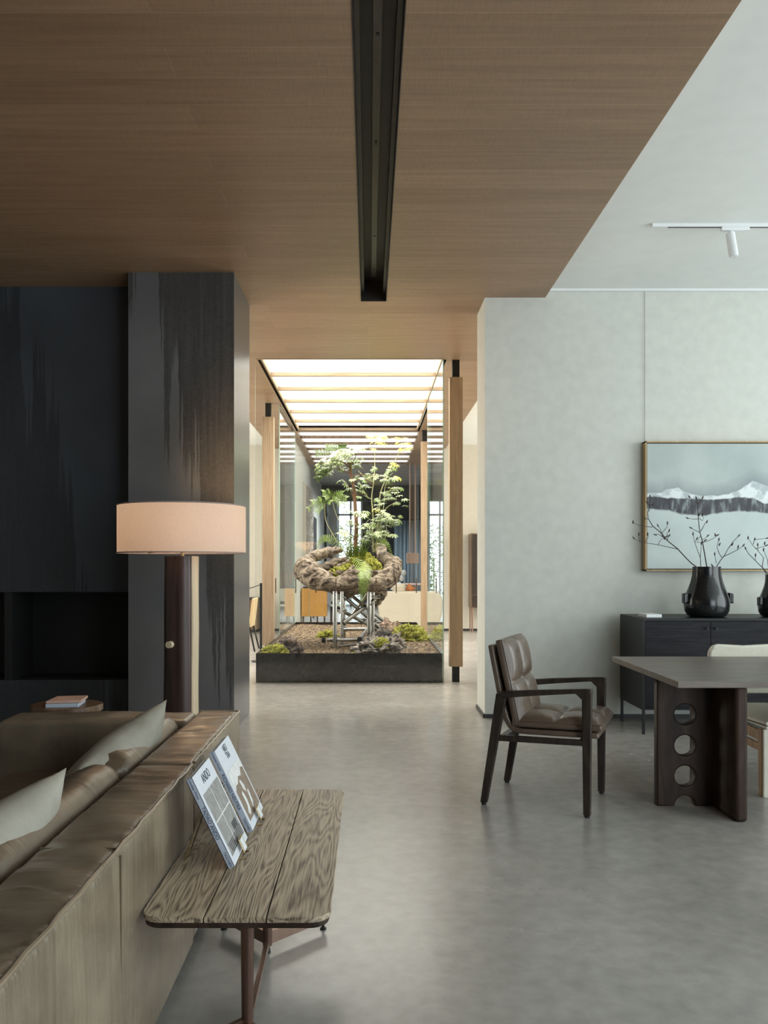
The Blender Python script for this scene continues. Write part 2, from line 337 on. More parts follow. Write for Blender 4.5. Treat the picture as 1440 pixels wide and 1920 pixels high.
def rockmat(name, a, bb, c):
    m, nt, b = newmat(name); co = coords(nt, (9,)*3)
    n = N(nt, 'ShaderNodeTexNoise'); n.inputs['Scale'].default_value = 1; n.inputs['Detail'].default_value = 10; n.inputs['Distortion'].default_value = 1.5; L(nt, co, 0, n, 0)
    r = ramp(nt, n, 'Fac', [(0.35, a), (0.5, bb), (0.66, c)])
    L(nt, r, 0, b, 'Base Color'); b.inputs['Roughness'].default_value = 0.85; bump(nt, b, n.outputs['Fac'], 1.0, 0.04); return m
M['rock'] = rockmat('craggy_rock', (0.02, 0.018, 0.018), (0.13, 0.115, 0.10), (0.34, 0.30, 0.26))
M['rockdk'] = rockmat('dark_brown_rock', (0.012, 0.008, 0.006), (0.05, 0.033, 0.024), (0.16, 0.11, 0.08))
M['rockbr'] = rockmat('brown_rock', (0.06, 0.035, 0.02), (0.18, 0.12, 0.08), (0.34, 0.25, 0.18))
def gravelmat():
    m, nt, b = newmat('brown_gravel'); co = coords(nt, (38,)*3)
    n = N(nt, 'ShaderNodeTexVoronoi'); n.inputs['Scale'].default_value = 1.0; L(nt, co, 0, n, 0)
    s = N(nt, 'ShaderNodeSeparateColor'); L(nt, n, 'Color', s, 0)
    r = N(nt, 'ShaderNodeValToRGB'); el = r.color_ramp.elements; el.new(0.5)
    for e, (p, c) in zip(el, [(0.0, (0.035, 0.023, 0.014)), (0.5, (0.115, 0.076, 0.042)), (1.0, (0.28, 0.20, 0.11))]): e.position = p; e.color = (*c, 1)
    L(nt, s, 0, r, 0); L(nt, r, 0, b, 'Base Color'); b.inputs['Roughness'].default_value = 0.85
    return m
M['gravel'] = gravelmat()
def shademat():
    m = bpy.data.materials.new('lamp_shade_linen'); m.use_nodes = True; nt = m.node_tree
    for n in list(nt.nodes): nt.nodes.remove(n)
    out = N(nt, 'ShaderNodeOutputMaterial'); mx = N(nt, 'ShaderNodeMixShader'); mx.inputs[0].default_value = 0.42
    d = N(nt, 'ShaderNodeBsdfDiffuse'); t = N(nt, 'ShaderNodeBsdfTranslucent')
    co = coords(nt, (120, 120, 260)); n = N(nt, 'ShaderNodeTexNoise'); n.inputs['Scale'].default_value = 1; L(nt, co, 0, n, 0)
    r = ramp(nt, n, 'Fac', [(0.3, (0.72, 0.60, 0.52)), (0.7, (0.80, 0.69, 0.61))])
    L(nt, r, 0, d, 0); L(nt, r, 0, t, 0); L(nt, d, 0, mx, 1); L(nt, t, 0, mx, 2); L(nt, mx, 0, out, 0)
    return m
M['shade'] = shademat()
M['shaderim'] = plain('shade_trim', (0.33, 0.27, 0.25), 0.8)
M['bulb'] = emit('warm_bulb', (1.0, 0.68, 0.42), 58.0)

# ------------------------------------------------------------------ mesh helpers
class MB:
    def __init__(s): s.v = []; s.f = []; s.m = []
    def add(s, vs, fs, mi=0):
        k = len(s.v); s.v += [Vector(p) for p in vs]; s.f += [tuple(i+k for i in f) for f in fs]; s.m += [mi]*len(fs); return s
    def box(s, x0, x1, y0, y1, z0, z1, mi=0):
        vs = [(x, y, z) for x in (x0, x1) for y in (y0, y1) for z in (z0, z1)]
        return s.add(vs, [(0,1,3,2),(4,6,7,5),(0,4,5,1),(2,3,7,6),(0,2,6,4),(1,5,7,3)], mi)
    def obox(s, c, ax, h, mi=0):
        c = Vector(c); a = [Vector(q).normalized()*hh for q, hh in zip(ax, h)]
        vs = [c + a[0]*i + a[1]*j + a[2]*k for i in (-1,1) for j in (-1,1) for k in (-1,1)]
        return s.add(vs, [(0,1,3,2),(4,6,7,5),(0,4,5,1),(2,3,7,6),(0,2,6,4),(1,5,7,3)], mi)
    def beam(s, a, b, w, h, up=(0,0,1), mi=0):
        a = Vector(a); b = Vector(b); d = (b-a); l = d.length; d.normalize()
        sd = d.cross(Vector(up)).normalized(); u = sd.cross(d).normalized()
        return s.obox((a+b)/2, (d, sd, u), (l/2, w/2, h/2), mi)
    def tube(s, pts, r, n=10, cap=True, mi=0, closed=False):
        pts = [Vector(p) for p in pts]; k = len(pts)
        rs = r if isinstance(r, (list, tuple)) else [r]*k
        vs = []; prev = None
        for i, p in enumerate(pts):
            if closed: d = pts[(i+1) % k] - pts[i-1]
            else: d = pts[min(i+1, k-1)] - pts[max(i-1, 0)]
            if d.length < 1e-9: d = Vector((0,0,1))
            d.normalize()
            if prev is None:
                ref = Vector((0,0,1)) if abs(d.z) < 0.9 else Vector((1,0,0))
                a = d.cross(ref).normalized()
            else:
                a = (prev - d*prev.dot(d))
                a = a.normalized() if a.length > 1e-6 else d.orthogonal().normalized()
            b = d.cross(a); prev = a
            for j in range(n):
                t = 2*PI*j/n; vs.append(p + (a*math.cos(t) + b*math.sin(t))*rs[i])
        fs = []
        for i in range(k if closed else k-1):
            i2 = (i+1) % k
            for j in range(n):
                fs.append((i*n+j, i*n+(j+1)%n, i2*n+(j+1)%n, i2*n+j))
        if cap and not closed:
            fs.append(tuple(range(n))[::-1]); fs.append(tuple((k-1)*n+j for j in range(n)))
        return s.add(vs, fs, mi)
    def lathe(s, prof, c, n=48, mi=0, capb=True, capt=False):
        c = Vector(c); vs = []; fs = []
        for r, z in prof:
            for j in range(n): t = 2*PI*j/n; vs.append(c + Vector((r*math.cos(t), r*math.sin(t), z)))
        for i in range(len(prof)-1):
            for j in range(n): fs.append((i*n+j, i*n+(j+1)%n, (i+1)*n+(j+1)%n, (i+1)*n+j))
        if capb: fs.append(tuple(range(n))[::-1])
        if capt: fs.append(tuple((len(prof)-1)*n+j for j in range(n)))
        return s.add(vs, fs, mi)
    def prism(s, poly, o, u, v, depth, mi=0):
        o = Vector(o); u = Vector(u).normalized(); v = Vector(v).normalized(); w = u.cross(v)
        n = len(poly); a = [o + u*p[0] + v*p[1] for p in poly]; b = [p + w*depth for p in a]
        fs = [tuple(range(n))[::-1], tuple(range(n, 2*n))] + [(i, (i+1)%n, n+(i+1)%n, n+i) for i in range(n)]
        return s.add(a+b, fs, mi)
    def grid(s, fn, nu, nv, mi=0, closeu=False):
        vs = [fn(i/nu, j/nv) for i in range(nu+1) for j in range(nv+1)]
        fs = [(i*(nv+1)+j, (i+1)*(nv+1)+j, (i+1)*(nv+1)+j+1, i*(nv+1)+j+1) for i in range(nu) for j in range(nv)]
        return s.add(vs, fs, mi)
    def sphere(s, c, r, n=12, sc3=(1,1,1), mi=0):
        c = Vector(c); vs = []; fs = []
        for i in range(n+1):
            p = PI*i/n
            for j in range(n*2):
                t = PI*j/n; vs.append(c + Vector((r*sc3[0]*math.sin(p)*math.cos(t), r*sc3[1]*math.sin(p)*math.sin(t), r*sc3[2]*math.cos(p))))
        m = n*2
        for i in range(n):
            for j in range(m): fs.append((i*m+j, (i+1)*m+j, (i+1)*m+(j+1)%m, i*m+(j+1)%m))
        return s.add(vs, fs, mi)
    def build(s, name, mats, parent=None, smooth=False, bevel=0, seg=3, origin=None, weld=True):
        if not isinstance(mats, (list, tuple)): mats = [mats]
        off = Vector((0,0,0))
        if parent is not None: off = Vector(parent.get('_org', (0,0,0)))
        elif origin is not None: off = Vector(origin)
        else:
            xs = [p.x for p in s.v]; ys = [p.y for p in s.v]; zs = [p.z for p in s.v]
            off = Vector(((min(xs)+max(xs))/2, (min(ys)+max(ys))/2, min(zs)))
        me = bpy.data.meshes.new(name)
        me.from_pydata([tuple(p-off) for p in s.v], [], s.f)
        for m in mats: me.materials.append(m)
        me.polygons.foreach_set('material_index', s.m)
        bm = bmesh.new(); bm.from_mesh(me)
        if weld: bmesh.ops.remove_doubles(bm, verts=bm.verts, dist=1e-5)
        bmesh.ops.recalc_face_normals(bm, faces=bm.faces)
        for f in bm.faces: f.smooth = bool(smooth)
        if smooth:
            for e in bm.edges:
                if len(e.link_faces) == 2 and e.calc_face_angle(0) > 0.75: e.smooth = False
        bm.to_mesh(me); bm.free(); me.update()
        o = bpy.data.objects.new(name, me); COL.objects.link(o)
        if parent is not None:
            o.parent = parent
            if '_org' in parent: o['_org'] = tuple(parent['_org'])
        else:
            o.location = off; o['_org'] = tuple(off)
        if bevel:
            b = o.modifiers.new('bevel', 'BEVEL'); b.width = bevel; b.segments = seg; b.limit_method = 'ANGLE'; b.angle_limit = 0.6
            b.harden_normals = False
            for p in me.polygons: p.use_smooth = True
            me.update()
            wn = o.modifiers.new('wn', 'WEIGHTED_NORMAL'); wn.keep_sharp = False; wn.weight = 80
        return o

def thing(name, label, cat, loc=(0,0,0), rz=0.0, group=None, local=False):
    o = bpy.data.objects.new(name, None); COL.objects.link(o); o.location = loc; o.rotation_euler = (0,0,rz)
    o.empty_display_size = 0.1
    o['_org'] = (0.0,0.0,0.0) if local else tuple(float(c) for c in loc)
    o['label'] = label; o['category'] = cat
    if group: o['group'] = group
    return o
def tag(o, label, cat, group=None, kind=None):
    o['label'] = label; o['category'] = cat
    if group: o['group'] = group
    if kind: o['kind'] = kind
    return o
def struct(o): o['kind'] = 'structure'; return o
def W(px, py, Y): return Vector(((px-692)*Y/F, Y, EYE-(py-1058)*Y/F))
def subdiv(o, lv=2):
    m = o.modifiers.new('sub', 'SUBSURF'); m.levels = lv; m.render_levels = lv
    for p in o.data.polygons: p.use_smooth = True
    return o
def meshtext(body, size, origin, right, up, mat, name, parent, align='CENTER', stretch=1.0, ext=0.0004):
    cu = bpy.data.curves.new(name, 'FONT'); cu.body = body; cu.size = size; cu.align_x = align; cu.align_y = 'CENTER'; cu.extrude = ext
    t = bpy.data.objects.new(name, cu); COL.objects.link(t)
    bpy.context.view_layer.update()
    me = bpy.data.meshes.new_from_object(t.evaluated_get(bpy.context.evaluated_depsgraph_get()))
    bpy.data.objects.remove(t)
    r = Vector(right).normalized(); u = Vector(up).normalized(); n = r.cross(u)
    off = Vector(parent['_org'])
    mt = Matrix((r*stretch, u, n)).transposed().to_4x4(); mt.translation = Vector(origin)-off
    me.transform(mt); me.materials.clear(); me.materials.append(mat)
    o = bpy.data.objects.new(name, me); COL.objects.link(o); o.parent = parent; o['_org'] = tuple(parent['_org'])
    return o

# ------------------------------------------------------------------ setting
ZC = 3.83; ZW = 3.91
def struct_box(name, mat, *boxes, bevel=0):
    mb = MB()
    for b in boxes: mb.box(*b)
    return struct(mb.build(name, mat, bevel=bevel))
struct_box('floor', M['floor'], (-6.5, 7.2, -3.2, 28, -0.2, 0))
SB0, SB1 = 14.75, 19.6
TX0, TX1, TY = -0.074, 0.158, 7.39            # light track recess
SX0, SX1, SY0, SY1 = -1.326, 0.92, 9.50, 14.60   # skylight opening
struct_box('ceiling_wood', M['ceil'],
    (-6.5, TX0, -3.2, TY, ZC, ZW), (TX1, 1.605, -3.2, TY, ZC, ZW),
    (-6.5, -2.04, TY, 7.52, ZC, ZW), (-2.04, 1.605, TY, SY0, ZC, ZW),
    (-2.04, SX0, SY0, SY1, ZC, ZW), (SX1, 1.605, SY0, SY1, ZC, ZW), (-2.04, 1.605, SY1, SB0, ZC, ZW), (-2.04, SX0, SB0, SB1, ZC, ZW), (SX1, 1.605, SB0, SB1, ZC, ZW))
struct_box('ceiling_white', M['white_ceiling'],
    (-6.5, TX0, -3.2, TY, ZW, 4.2), (TX1, 7.2, -3.2, TY, ZW, 4.2), (-6.5, 7.2, TY, SY0, ZW, 4.2),
    (-6.5, SX0, SY0, SY1, ZW, 4.2), (SX1, 7.2, SY0, SY1, ZW, 4.2), (-6.5, 7.2, SY1, 19.6, ZW, 4.2))
struct_box('ceiling_grey', M['greyceil'], (-6.5, 7.2, 19.6, 28, ZC, 4.2))
struct_box('wall_front_left', M['darkwall'], (-6.4, -2.004, 7.0, 7.18, 1.157, ZC), (-6.4, -2.004, 7.0, 7.14, 0.0, 0.387))
struct_box('wall_fireplace_niche', M['black'], (-4.3, -2.004, 7.45, 7.51, 0.30, 1.25), (-4.3, -2.004, 7.14, 7.45, 0.30, 0.386),
           (-4.3, -2.004, 7.18, 7.45, 1.157, 1.25), (-4.38, -4.3, 7.14, 7.51, 0.30, 1.25), (-3.2, -3.13, 7.02, 7.45, 0.387, 1.157))
struct_box('wall_left_end', M['darkwall'], (-6.4, -4.38, 7.0, 7.18, 0.387, 1.157))
struct_box('wall_pier', M['pier'], (-2.004, -1.124, 6.66, 7.52, 0, ZC))
struct_box('wall_right', M['wall'], (1.055, 7.2, 7.29, 7.80, 0, ZW))
struct_box('baseboard_right', M['base'], (1.058, 7.2, 7.275, 7.29, 0, 0.035), (1.04, 1.055, 7.29, 7.80, 0, 0.035))
struct_box('wall_back', M['darkwall'], (-6.5, 2.6, -3.3, -3.2, 0, 4.2), (6.6, 7.2, -3.3, -3.2, 0, 4.2), (2.6, 6.6, -3.3, -3.2, 3.8, 4.2))
struct_box('wall_outer_left', M['cream'], (-6.6, -6.5, -3.3, 28, 0, 4.2))
struct_box('wall_outer_right', M['cream'], (7.2, 7.3, -3.3, 28, 0, 4.2))
struct_box('wall_passage_left', M['cream'], (-6.5, -2.0, 7.52, 7.56, 0, ZW))
struct_box('wall_far_left', M['cream'], (-6.5, -1.62, 16.8, 16.95, 0, ZW))
struct_box('wall_far_right', M['cream'], (1.33, 7.2, 16.8, 16.95, 0, ZW))
struct_box('baseboard_far_left', M['base'], (-6.5, -1.62, 16.78, 16.8, 0, 0.05))
struct_box('baseboard_far_right', M['base'], (1.33, 7.2, 16.78, 16.8, 0, 0.05))
struct_box('wall_corridor_left', M['wall'], (-1.62, -1.46, 15.4, 26.0, 0, ZC))
struct_box('wall_corridor_right', M['darkgrey'], (1.60, 1.75, 16.95, 27.0, 0, ZC))
struct_box('wall_end', M['darkgrey'], (-6.5, -1.42, 26.7, 26.9, 0, ZC), (-0.22, 7.2, 26.7, 26.9, 0, ZC), (-1.42, -0.22, 26.7, 26.9, 3.62, ZC))
struct_box('trim_beam', M['darkgrey'], (-1.46, 1.6, 24.6, 24.9, 3.35, ZC))
# end window
mb = MB()
for x in (-1.42, -1.06, -0.64, -0.28): mb.box(x, x+0.06, 26.64, 26.74, 0, 3.62)
for z in (0.0, 3.02, 3.56): mb.box(-1.42, -0.22, 26.64, 26.74, z, z+0.06)
wn = struct(mb.build('window_5', M['whitepaint']))
p = MB().box(-1.42, -0.22, 26.68, 26.69, 0.0, 3.6).build('pane', M['glass'], wn)
p = MB().box(-1.36, -1.06, 26.60, 26.62, 0.05, 3.55).build('blind', M['whitepaint'], wn)

# window frames for daylight sides
def framewin(name, axis, pos, a0, a1, z0, z1, n):
    mb = MB(); t = 0.05
    for i in range(n+1):
        a = a0 + (a1-a0-t)*i/n
        if axis == 'x': mb.box(pos, pos+0.06, a, a+t, z0, z1)
        else: mb.box(a, a+t, pos, pos+0.06, z0, z1)
    for z in (z0, z1-t):
        if axis == 'x': mb.box(pos, pos+0.06, a0, a1, z, z+t)
        else: mb.box(a0, a1, pos, pos+0.06, z, z+t)
    return struct(mb.build(name, M['blackmetal']))
framewin('window_6', 'x', 7.12, 0.0, 6.0, 0.3, 3.7, 4)
framewin('window_7', 'y', -3.18, 2.6, 6.6, 0.4, 3.8, 3)

framewin('window_9', 'x', -5.74, 9.0, 15.0, 0.3, 3.7, 7)
framewin('window_10', 'x', 6.70, 9.5, 15.5, 0.3, 3.7, 7)
# recess + track light
mb = MB(); top = 4.02
mb.box(TX0, TX1, -3.2, TY, top, top+0.02); mb.box(TX0-0.003, TX0+0.002, -3.2, TY, ZC-0.002, top); mb.box(TX1-0.002, TX1+0.003, -3.2, TY, ZC-0.002, top); mb.box(TX0, TX1, TY-0.004, TY+0.002, ZC-0.002, top)
struct(mb.build('trim_track_recess', M['recess']))
tr = thing('recessed_light_track', 'long grey light track inside the black slot in the wooden ceiling', 'light track', (0.042, 2.0, 3.99))
mb = MB(); mb.box(0.020, 0.062, -3.0, 7.2, 3.985, 4.02); mb.build('track_rail', M['alu'], tr)
mb = MB(); mb.box(TX0+0.004, TX0+0.03, -3.0, 7.37, 3.90, 4.02); mb.box(TX1-0.03, TX1-0.004, -3.0, 7.37, 3.90, 4.02); mb.build('side_channel', M['recess_side'], tr)
for y, r in ((2.3, .006), (3.9, .006), (4.9, .014), (6.3, .006), (7.0, .006)): MB().box(0.034, 0.050, y-r*1.6, y+r*1.6, 3.982, 3.986).build('socket', M['black'], tr)

# skylight (front bay over the planter, back bay added at the spacing of its reflection in the glass)
mb = MB(); mb.box(SX0, SX1, SB0, SB1, ZW-.012, ZW-.002); struct(mb.build('window_added', M['added_sky']))
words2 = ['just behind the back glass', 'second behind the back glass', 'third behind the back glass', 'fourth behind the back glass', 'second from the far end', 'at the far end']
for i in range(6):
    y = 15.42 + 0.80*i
    o = MB().box(SX0, SX1, y-0.022, y+0.022, 3.825, 3.880).build('skylight_beam', M['walnut'], bevel=0.004, seg=2)  # darker wood stands in for the weaker light on these added beams
    tag(o, 'added brown beam at the mirrored spacing, under the added rear panel, %s' % words2[i], 'ceiling beam', 'added brown crossbeams behind the glass')
mb = MB(); mb.box(SX0, SX1, SY0, SY1, 3.93, 3.95)
sk = mb.build('skylight_panel', M['sky']); struct(sk); sk.name = 'window_8'
mb = MB(); mb.box(SX0-0.02, SX0, SY0-0.02, SY1, ZC-0.001, 3.95); mb.box(SX1, SX1+0.02, SY0-0.02, SY1, ZC-0.001, 3.95); mb.box(SX0, SX1, SY0-0.02, SY0, ZC-0.001, 3.95); mb.box(SX0, SX1, SY1, SY1+0.02, ZC-0.001, 3.95)
struct(mb.build('trim_skylight', M['oakbeam']))
for side, x in ((0, SX0+0.035), (1, SX1-0.055)):
    o = MB().box(x, x+0.02, SY0, SY1, 3.835, 3.885).build('skylight_rail', M['oakbeam'])
    tag(o, 'thin wooden rail along the %s side of the bright skylight' % ('left' if side == 0 else 'right'), 'ceiling rail')
words = ['nearest the camera', 'second nearest the camera', 'third from the front', 'fourth from the front', 'second from the back glass', 'closest to the back glass']
for i in range(6):
    y = 10.37 + 0.84*i
    o = MB().box(SX0+0.055, SX1-0.055, y-0.022, y+0.022, 3.835, 3.885).build('skylight_beam', M['oakbeam'], bevel=0.004, seg=2)
    tag(o, 'pale wooden crossbeam under the bright skylight, %s' % words[i], 'ceiling beam', 'crossbeams under the skylight')

# ------------------------------------------------------------------ glass enclosure, planter
def pane(name, b, thin):
    mb = MB().box(*b); o = mb.build(name, [M['glass'], M['glassedge']]); struct(o)
    ax = 'xyz'.index(thin)
    for p in o.data.polygons: p.material_index = 0 if abs(p.normal[ax]) > 0.9 else 1
    return o
g1 = pane('window_1', (-1.345, 0.885, 9.455, 9.467, 0.0, ZC), 'y')
g2 = pane('window_2', (0.873, 0.885, 9.47, 12.0, 0.0, ZC), 'x')
g3 = pane('window_3', (-1.362, -1.350, 12.12, 14.6, 0.0, ZC), 'x')
g4 = pane('window_4', (-1.345, 0.905, 14.604, 14.616, 0.0, ZC), 'y')
for px in (517, 554.6, 592.2, 629.9, 667.5, 705.2, 742.8, 780.5, 818.1):
    x = (px-692)*9.455/F
    MB().box(x-0.006, x+0.006, 9.452, 9.456, 1.06, 1.235).build('glass_marker', M['marker'], g1)
for k in range(5):
    y = 12.3 + 0.45*k
    MB().box(-1.350, -1.347, y-0.012, y+0.012, 1.06, 1.235).build('glass_marker', M['marker'], g3)

pl = thing('garden_planter', 'low black steel planter box holding gravel, rocks and a root sculpture behind glass', 'planter', (-0.235, 12.03, 0))
PX0, PX1, PY0, PY1, PZ = -1.34, 0.868, 9.48, 14.59, 0.345
mb = MB(); mb.box(PX0, PX1, PY0, PY0+0.012, 0, PZ); mb.build('front_panel', M['steelblack'], pl)
mb = MB(); mb.box(PX0, PX1, PY1-0.012, PY1, 0, PZ); mb.build('back_panel', M['steelblack'], pl)
mb = MB(); mb.box(PX0, PX0+0.012, PY0+.012, PY1-.012, 0, PZ); mb.build('side_panel', M['steelblack'], pl)
mb = MB(); mb.box(PX1-0.012, PX1, PY0+.012, PY1-.012, 0, PZ); mb.build('side_panel', M['steelblack'], pl)
GZ = 0.30
def gfn(u, v):
    x = PX0+0.013+(PX1-PX0-0.026)*u; y = PY0+0.013+(PY1-PY0-0.026)*v
    return Vector((x, y, GZ + 0.02*noise.noise(Vector((x*3, y*3, 0)))))
mb = MB(); mb.grid(gfn, 50, 110)
rnd = random.Random(3)
ico = bmesh.new(); bmesh.ops.create_icosphere(ico, subdivisions=1, radius=1); ICOV = [v.co.copy() for v in ico.verts]; ICOF = [tuple(v.index for v in f.verts) for f in ico.faces]; ico.free()
for k in range(5200):
    x = rnd.uniform(PX0+0.03, PX1-0.03); y = PY0+0.03 + (PY1-PY0-0.06)*rnd.random()**1.3
    r = rnd.uniform(0.008, 0.017); z = GZ + 0.02*noise.noise(Vector((x*3, y*3, 0)))
    mb.add([Vector((x+c.x*r*1.3, y+c.y*r, z+c.z*r*0.8)) for c in ICOV], ICOF)
g = mb.build('gravel', M['gravel'], weld=False); tag(g, 'brown gravel filling the black planter box', 'gravel', kind='stuff')

def blob(name, mat, c, s, seed, rough=0.35, freq=3.0, parent=None, base=0.26, res=40, ridge=False):
    c = Vector(c); mb = MB()
    def fn(u, v):
        t = 2*PI*u; p = PI*0.5*v
        d = Vector((math.cos(t)*math.cos(p), math.sin(t)*math.cos(p), math.sin(p)))
        q = d*freq + Vector((seed, seed*1.7, 0))
        h = noise.fractal(q, 1.0, 2.0, 5)
        if ridge: h = 0.6*h + 0.5*(abs(noise.noise(q*2.3))-0.25)
        k = 1 + rough*h
        return c + Vector((d.x*s[0]*k, d.y*s[1]*k, d.z*s[2]*k))
    mb.grid(fn, res, res//2)
    o = mb.build(name, mat, parent, smooth=False, origin=c if parent is None else None)
    for p in o.data.polygons: p.use_smooth = True
    return o
def mossblob(name, c, s, seed, parent): return blob(name, M['moss'], c, s, seed, 0.28, 6.0, parent, res=56)
r1 = thing('mossy_rock', 'dark rock with bright moss in the near left corner of the planter', 'rock', (-1.1, 9.75, GZ))
blob('rock_body', M['rockdk'], (-1.02, 9.95, GZ-.02), (0.19, 0.26, 0.20), 1, 0.5, 3, r1, ridge=True); mossblob('moss', (-1.14, 9.70, GZ-.02), (0.18, 0.15, 0.14), 2, r1); mossblob('moss', (-1.14, 10.35, GZ-.02), (0.09, 0.1, 0.09), 5, r1)
r2 = thing('mossy_rock', 'craggy grey rock with a moss streak at the front right of the planter', 'rock', (0.14, 10.0, GZ))
blob('rock_body', M['rock'], (0.09, 9.97, GZ-.03), (0.31, 0.30, 0.20), 7, 0.55, 3.2, r2, res=90, ridge=True)
blob('rock_ridge', M['rock'], (0.20, 10.40, GZ-.03), (0.28, 0.2, 0.24), 11, 0.6, 3.5, r2, res=80, ridge=True)
mossblob('moss', (0.15, 9.88, GZ+0.07), (0.11, 0.14, 0.115), 9, r2); mossblob('moss', (-0.17, 9.75, GZ-.02), (0.06, 0.07, 0.05), 12, r2)
r3 = thing('mossy_rock', 'long brown rock blanketed with yellow-green moss along the right side of the planter', 'rock', (0.42, 11.8, GZ))
blob('rock_body', M['rockbr'], (0.32, 12.0, GZ-.03), (0.26, 0.32, 0.26), 15, 0.4, 3, r3); mossblob('moss', (0.58, 11.6, GZ-.03), (0.28, 0.36, 0.24), 17, r3); mossblob('moss', (0.12, 12.0, GZ-.03), (0.09, 0.12, 0.13), 18, r3)
o = mossblob('moss_mound', (-0.62, 12.1, GZ-.02), (0.17, 0.2, 0.12), 21, None); tag(o, 'small moss mound on the gravel left of the steel stand', 'moss')

# steel stand
st = thing('scaffold_stand', 'galvanised steel tube stand with diagonal braces under the root', 'stand', (-0.25, 11.0, GZ))
def pipe(name, a, b, r=0.024, n=14):
    MB().tube([a, b], r, n).build(name, M['chrome'], st, smooth=True)
legs = [(-0.44, 10.35), (-0.36, 10.62), (-0.37, 11.7), (0.0, 10.75), (0.02, 11.9), (0.05, 10.95)]
for i, (x, y) in enumerate(legs): pipe('leg', (x, y, GZ-0.03), (x, y, 1.05 + 0.03*(i % 2)), 0.027 if i != 1 else 0.02)
pipe('crossbar', (-0.56, 10.55, 0.40), (0.06, 10.62, 0.40)); pipe('crossbar', (-0.40, 10.45, 0.33), (0.10, 10.85, 0.34), 0.016); pipe('crossbar', (-0.12, 10.15, 0.45), (-0.02, 11.4, 0.47)); pipe('crossbar', (-0.37, 11.6, 0.45), (0.14, 11.8, 0.45))
pipe('brace', (-0.36, 10.9, 0.98), (0.24, 11.0, 0.44)); pipe('brace', (-0.42, 10.8, 0.80), (0.12, 11.0, 0.50)); pipe('brace', (-0.34, 10.6, 0.62), (0.08, 10.9, 0.92), 0.028); pipe('brace', (-0.30, 11.3, 1.00), (0.20, 11.3, 0.60)); pipe('brace', (-0.37, 11.7, 0.5), (0.0, 11.6, 1.0), 0.02)
for (x, y, z) in [(-0.44,10.38,.42),(-0.36,10.66,.78),(0.0,10.78,.42),(0.0,10.78,.86),(0.05,10.98,.62),(0.22,11.0,.46),(-0.36,10.9,.92),(-0.1,10.95,.63),(-0.37,11.65,.46),(0.1,10.9,.95),(-0.4,10.75,.98)]:
    mb = MB(); mb.obox((x, y, z), ((1,.3,.2), (-.3,1,0), (0,0,1)), (.045, .03, .028)); mb.tube([(x-.07, y-.02, z+.01), (x+.07, y-.02, z+.01)], 0.009, 8); mb.tube([(x+.045, y-.07, z), (x+.045, y+.05, z)], 0.009, 8)
    mb.build('clamp', M['chrome'], st, bevel=0.004, seg=2)
for a in ((-0.575, 10.55, .40), (-0.12, 10.13, .45), (0.25, 11.0, .435), (-0.44, 10.77, .81)):
    a = Vector(a); d = Vector((-1, -.1, 0)) if a.x < -.5 else (Vector((0.05, -1, 0)) if abs(a.x+.12) < .01 else Vector((.6, -.8, -.3)))
    d.normalize(); MB().tube([a, a+d*0.05], 0.034, 14).build('pipe_end', M['darkhole'], st, smooth=True)

# driftwood bowl
def Wc(cx, cy, Y): return W(560+cx/6.545, 1000+cy/6.545, Y)     # a point read off the close view of the root
root = thing('driftwood_root', 'huge hollow weathered root bowl resting on the steel stand and filled with moss', 'driftwood', (-0.25, 11.1, 0.97))
def limb(mb, pts, n=16):
    # smooth the path
    P = [Vector(p[0]) for p in pts]; R = [p[1] for p in pts]; out = []; rr = []
    for i in range(len(P)-1):
        p0 = P[max(i-1,0)]; p1 = P[i]; p2 = P[i+1]; p3 = P[min(i+2, len(P)-1)]
        for k in range(6):
            t = k/6.0
            out.append(0.5*((2*p1)+(p2-p0)*t+(2*p0-5*p1+4*p2-p3)*t*t+(3*p1-p0-3*p2+p3)*t**3)); rr.append(R[i]*(1-t)+R[i+1]*t)
    out.append(P[-1]); rr.append(R[-1])
    mb.tube(out, [q*1.02 for q in rr], n)
mb = MB()
limb(mb, [(Wc(70, 345, 11.1), .06), (Wc(90, 440, 10.85), .17), (Wc(200, 540, 10.6), .16), (Wc(330, 600, 10.45), .12), (Wc(470, 630, 10.4), .085), (Wc(600, 620, 10.4), .10), (Wc(720, 600, 10.4), .10), (Wc(850, 630, 10.45), .085), (Wc(980, 620, 10.55), .10), (Wc(1090, 540, 10.75), .13), (Wc(1170, 430, 11.0), .11), (Wc(1150, 340, 11.3), .09)])
limb(mb, [(Wc(60, 330, 11.1), .035), (Wc(150, 300, 11.3), .06), (Wc(300, 250, 11.6), .075), (Wc(430, 215, 11.8), .06), (Wc(540, 200, 11.9), .03)])
limb(mb, [(Wc(50, 345, 11.1), .05), (Wc(110, 380, 10.95), .09), (Wc(200, 430, 10.9), .08), (Wc(280, 470, 10.9), .05)])
limb(mb, [(Wc(250, 460, 10.9), .06), (Wc(360, 420, 10.8), .05), (Wc(450, 350, 10.85), .045), (Wc(600, 300, 11.0), .02)])
limb(mb, [(Wc(380, 290, 11.7), .03), (Wc(450, 230, 11.7), .03), (Wc(520, 190, 11.7), .015)])
limb(mb, [(Wc(440, 570, 10.5), .03), (Wc(560, 500, 10.5), .028), (Wc(680, 400, 10.7), .018)])
limb(mb, [(Wc(560, 560, 10.4), .04), (Wc(650, 490, 10.4), .045), (Wc(760, 500, 10.4), .035), (Wc(830, 520, 10.45), .02)])
limb(mb, [(Wc(1180, 440, 11.0), .08), (Wc(1110, 350, 11.3), .10), (Wc(1040, 280, 11.6), .085), (Wc(1010, 190, 11.8), .07), (Wc(960, 150, 11.9), .05), (Wc(900, 180, 11.9), .03)])
